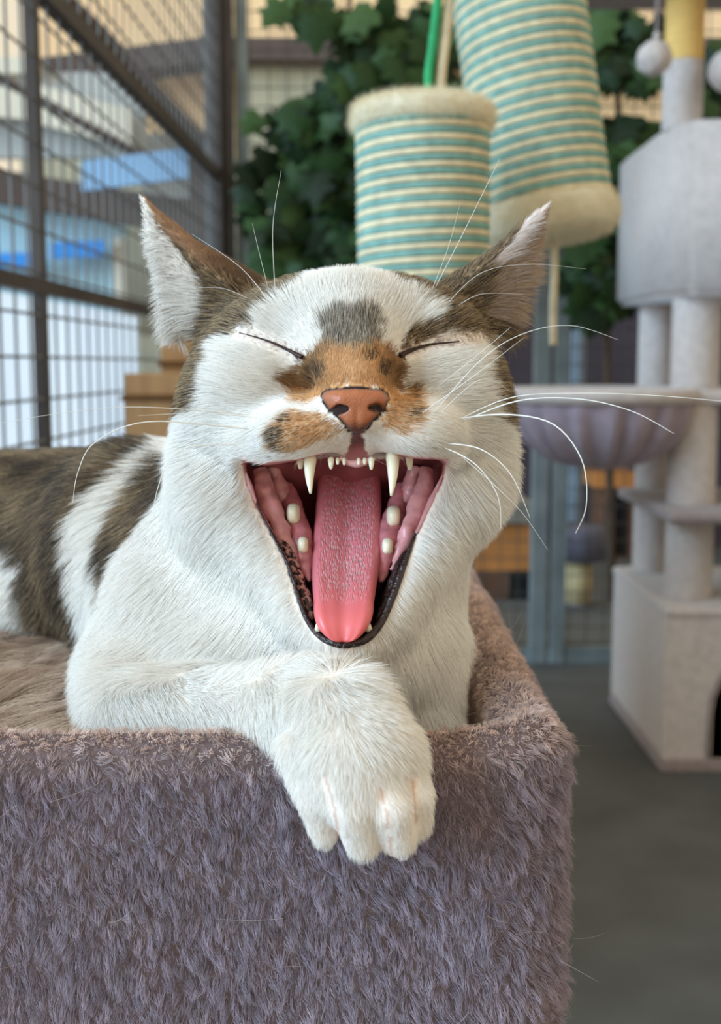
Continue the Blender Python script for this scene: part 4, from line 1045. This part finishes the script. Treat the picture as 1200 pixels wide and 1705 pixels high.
# ---- gums with molars along the inside of the lower jaw
M_GUM2 = wetmat('deep_gum', (198, 124, 132), .25, .18, 260, .15, 400, .15)
M_GUM = wetmat('pink_gum', (222, 158, 162), .28, .14, 260, .15, 400, .15)
for side in (0, 1):
    xs = [(474, 812), (490, 866), (503, 912), (514, 968)] if side == 0 else [(672, 812), (657, 866), (645, 912), (634, 968)]
    Ys = (.412, .403, .394, .384)
    gm_ = fleshy('gum', [np.array(P(x, y_, Yq)) for (x, y_), Yq in zip(xs, Ys)], [.0030, .0044, .0040, .0008], M_GUM2, seed=side * 7)
    for (x, y_, Yq, r) in (((488, 856, .3985, .0030), (504, 908, .3900, .0023)) if side == 0 else ((655, 860, .3985, .0030), (645, 910, .3900, .0023))):
        c = np.array(P(x, y_, Yq)); bm = bmesh.new(); bmesh.ops.create_icosphere(bm, subdivisions=3, radius=1)
        for vv in bm.verts:
            vv.co = Vector([math.copysign(abs(u_) ** .7, u_) for u_ in vv.co]); z = vv.co.z; tap = 1 - .25 * max(0, -vv.co.y); vv.co = Vector((vv.co.x * r * .8 * tap + c[0], vv.co.y * r * 1.3 + c[1], z * r * 1.2 * tap  + c[2]))
        obj('molar', bm, M_TOOTH, gm_, smooth=True)
    # fold of cheek skin from the mouth corner down to the gum
    xs = [(432, 780), (444, 830), (470, 890), (498, 950)] if side == 0 else [(714, 780), (702, 830), (678, 890), (652, 950)]
    fleshy('cheek_fold', [np.array(P(x, y_, Yq)) for (x, y_), Yq in zip(xs, (.402, .3985, .393, .386))], [.0022, .0036, .0030, .0006], M_GUM, .0018, seed=3 + side)
    xs = [(452, 776), (468, 820), (488, 850)] if side == 0 else [(694, 776), (682, 820), (664, 850)]
    fleshy('cheek_fold', [np.array(P(x, y_, Yq)) for (x, y_), Yq in zip(xs, (.408, .4075, .4050))], [.0026, .0030, .0008], M_GUM, .0018, seed=9 + side)
# ---- dark lips of the lower jaw
m = mat('dark_lip', (46, 30, 30), .25, .25, 500, .25, 700, spec=.5)
lipp = [(424, 822), (436, 852), (459, 896), (481, 940), (497, 990), (511, 1028), (533, 1057), (560, 1070), (584, 1070), (612, 1059), (634, 1032), (652, 992), (669, 945), (688, 892)]
lp = catmull([snap(x, y_, .0004, sdf=cat_sdf) for x, y_ in [(cx_ + (cx_ - 575) * .012, cy_ + 2) for cx_, cy_ in lipp]], 80)
tubeo('lip', lp, np.interp(np.linspace(0, 13, 80), [0, 3, 7, 9, 12, 13], [.0002, .0005, .0012, .0015, .0011, .0004]), m, cat, sides=8, label='black lower lip')
M_MOTT = wetmat('mottled_lip', (120, 80, 78), .3, .2, 600, .2, 700, .1)
for nd in M_MOTT.node_tree.nodes:
    if nd.type == 'VALTORGB': nd.color_ramp.elements[0].color = L3(40, 26, 26); nd.color_ramp.elements[1].color = L3(206, 150, 146); nd.color_ramp.elements[0].position = .46; nd.color_ramp.elements[1].position = .58
fleshy('inner_lip', [np.array(P(*q)) for q in ((436, 838, .3975), (462, 888, .3925), (487, 940, .3870), (505, 990, .3805), (522, 1032, .3745))], [.0006, .0015, .0020, .0024, .0010], M_MOTT, .0008, seed=4)
fleshy('inner_lip', [np.array(P(*q)) for q in ((678, 905, .3915), (662, 950, .3860), (646, 996, .3800), (628, 1034, .3745))], [.0006, .0019, .0024, .0010], m, .0008, seed=5)
M_LIPP = wetmat('pink_lip', (214, 160, 164), .3, .1, 300, .1, 500, .15)
lipu = [(690, 888), (706, 852), (722, 818), (734, 790)]
tubeo('lip', catmull([snap(x + 3, y_, .0002, sdf=cat_sdf) for x, y_ in lipu], 24), np.interp(np.arange(24), [0, 12, 23], [.0003, .0011, .0002]), M_LIPP, cat, sides=8)
lipu = [(430, 838), (420, 812), (412, 786)]
tubeo('lip', catmull([snap(x - 3, y_, .0002, sdf=cat_sdf) for x, y_ in lipu], 24), np.interp(np.arange(24), [0, 12, 23], [.0003, .0010, .0002]), M_LIPP, cat, sides=8)
lipu = [(566, 766), (580, 773), (594, 775), (608, 772), (620, 765)]
tubeo('lip', catmull([np.array(P(x, y_ - 3, .3625)) for x, y_ in lipu], 24), np.interp(np.arange(24), [0, 12, 23], [.0006, .0013, .0006]), M_LIPP, cat, sides=8)

# ---- nose leather
def nose_sdf(p):
    px, py = proj(p); Y = p[..., 1]
    ins = -sd_poly(px, py, NOSE_POLY) * S(.35)
    front = .3475 + .0000016 * (px - 592) ** 2 * .9 + np.clip((py - 690) / 32, 0, 1) ** 2 * .0022 + np.clip((664 - py) / 18, 0, 1) ** 2 * .0016
    front = front - .0010 * np.exp(-(((px - 562) / 16) ** 2 + ((py - 668) / 14) ** 2)) - .0010 * np.exp(-(((px - 630) / 16) ** 2 + ((py - 667) / 14) ** 2)) + .0005 * np.exp(-((px - 594) / 5) ** 2) * np.clip((py - 670) / 20, 0, 1)
    d = smax(-ins, smax(front - Y, Y - .362, .001), .0022)
    for c_ in ([(556, 686, .3500), (566, 681, .3485), (577, 680, .3485)], [(638, 683, .3500), (628, 679, .3485), (617, 679, .3485)]):
        d = smax(d, -sd_chain(p, [pt(*q) for q in c_], [.0013, .0015, .0009]), .0006)
    return d
xs0, xs1 = P(525, 680, .35).x, P(655, 680, .35).x; zs0, zs1 = P(590, 728, .35).z, P(590, 640, .35).z
Vn, Fn = surface_nets(nose_sdf, np.arange(xs0, xs1, .00035), np.arange(.344, .366, .00035), np.arange(zs0, zs1, .00035))
Vn = relax(Vn, Fn, 2, .4); nm = mesh_np('nose', Vn, Fn)
px, py = proj(Vn); nd = np.minimum(np.hypot((px - 567) / 1.4, py - 682), np.hypot((px - 627) / 1.4, py - 680))
edge = -sd_poly(px, py, NOSE_POLY)
cn = np.tile(lin((172, 102, 68)), (len(Vn), 1)) * (1 + .25 * (vnoise(Vn, 700, 4) - .5))[:, None]
k = np.clip(1 - (nd - 5) / 6, 0, 1)[:, None]; cn = cn * (1 - k) + lin((40, 20, 16)) * k
low = np.clip((py - 662) / 10, 0, 1); k = (np.clip(1 - (edge - 1) / 5, 0, 1) * low)[:, None]; cn = cn * (1 - k) + lin((62, 36, 30)) * k
k = np.clip((py - 700) / 16, 0, 1)[:, None]; cn = cn * (1 - k) + lin((84, 46, 40)) * k
k = (np.clip(1 - (edge - 0) / 5, 0, 1) * (1 - low))[:, None]; cn = cn * (1 - k) + lin((104, 84, 80)) * k
a = nm.attributes.new('coat', 'FLOAT_COLOR', 'POINT'); a.data.foreach_set('color', np.concatenate([cn, np.ones((len(cn), 1))], 1).astype(np.float32).ravel())
m = bpy.data.materials.new('nose_leather'); m.use_nodes = True; nt = m.node_tree; b = nt.nodes['Principled BSDF']
at = nt.nodes.new('ShaderNodeAttribute'); at.attribute_name = 'coat'; nt.links.new(at.outputs['Color'], b.inputs['Base Color']); b.inputs['Roughness'].default_value = .42
vo = nt.nodes.new('ShaderNodeTexVoronoi'); vo.inputs['Scale'].default_value = 1400; tc = nt.nodes.new('ShaderNodeTexCoord'); nt.links.new(tc.outputs['Object'], vo.inputs['Vector'])
bp = nt.nodes.new('ShaderNodeBump'); bp.inputs['Strength'].default_value = .35; bp.inputs['Distance'].default_value = .0003; nt.links.new(vo.outputs['Distance'], bp.inputs['Height']); nt.links.new(bp.outputs[0], b.inputs['Normal'])
obj('nose', nm, m, cat, label='orange-brown nose leather with dark nostrils')

# ---- shut eyelids
M_LID = mat('eyelid_rim', (58, 40, 36), .5, .15, 300)
for e_, rr_ in ((EYE_L, [.00012, .00022, .00034, .00050, .0008]), (EYE_R, [.0009, .0006, .00036, .00022, .00012])):
    tubeo('eyelid', catmull([snap(x, y_ + 1, .0007, sdf=cat_sdf) for x, y_ in e_], 30), np.interp(np.linspace(0, 4, 30), np.arange(5), rr_), M_LID, cat, sides=7)

# ---- whiskers: each one a tapering bristle rooted in the skin
M_WHISK = mat('whisker', (250, 248, 244), .35, .02, 50, trans=.25)
WH = [([(762, 700), (850, 662), (960, 655), (1080, 658), (1200, 668), (1290, 682)], .338, .00017),
      ([(765, 704), (860, 668), (960, 664), (1050, 684), (1122, 722)], .330, .00026),
      ([(760, 698), (840, 690), (920, 706), (968, 765), (976, 840), (958, 888)], .322, .00028),
      ([(738, 738), (800, 748), (850, 790), (882, 862)], .340, .00022), ([(732, 742), (790, 772), (828, 825), (834, 882)], .345, .00020),
      ([(745, 740), (820, 805), (870, 855), (912, 916)], .350, .00010), ([(720, 690), (800, 600), (870, 556), (950, 542), (1030, 566)], .345, .00016),
      ([(715, 655), (790, 595), (850, 545)], .360, .00015), ([(700, 690), (790, 625), (872, 562)], .352, .00015), ([(730, 690), (800, 632), (850, 652)], .365, .00012),
      ([(722, 484), (770, 390), (832, 264)], .372, .00016), ([(716, 490), (745, 415), (766, 338)], .385, .00010), ([(740, 510), (800, 455), (880, 440), (976, 448)], .385, .00009), ([(752, 516), (800, 490), (872, 490)], .390, .00010),
      ([(458, 490), (454, 380), (468, 284)], .372, .00015), ([(448, 488), (430, 415), (420, 372)], .385, .00010), ([(450, 505), (400, 445), (320, 390)], .398, .00012), ([(420, 500), (370, 480), (320, 480)], .402, .00009),
      ([(420, 692), (300, 681), (200, 678), (100, 688), (-20, 708)], .350, .00014), ([(425, 696), (340, 688), (230, 692)], .362, .00013), ([(440, 660), (380, 615), (340, 585)], .378, .00010), ([(465, 645), (420, 610), (370, 580)], .376, .00010), ([(440, 675), (390, 660), (330, 640)], .376, .00010),
      ([(420, 712), (360, 720), (310, 738)], .374, .00010), ([(420, 715), (250, 702), (160, 735), (130, 785), (121, 838)], .352, .00022), ([(400, 740), (300, 750), (262, 815), (252, 905)], .360, .00020), ([(380, 745), (300, 800), (255, 850), (216, 902)], .372, .00012), ([(385, 752), (305, 800), (250, 865)], .375, .00012),
      ([(300, 580), (262, 520), (238, 440)], .418, .00008)]
for pl, Ye, r in WH:
    a = snap(*pl[0]); n = len(pl); pts = [a - np.array([0, -.0008, 0])]
    for k in range(1, n): pts.append(np.array(P(*pl[k], a[1] - .004 + (Ye - a[1] + .004) * (k / (n - 1)) ** .8)))
    cc = catmull(pts, 28); tubeo('whisker', cc, np.linspace(1, .15, 28) ** .8 * r, M_WHISK, cat, sides=6)
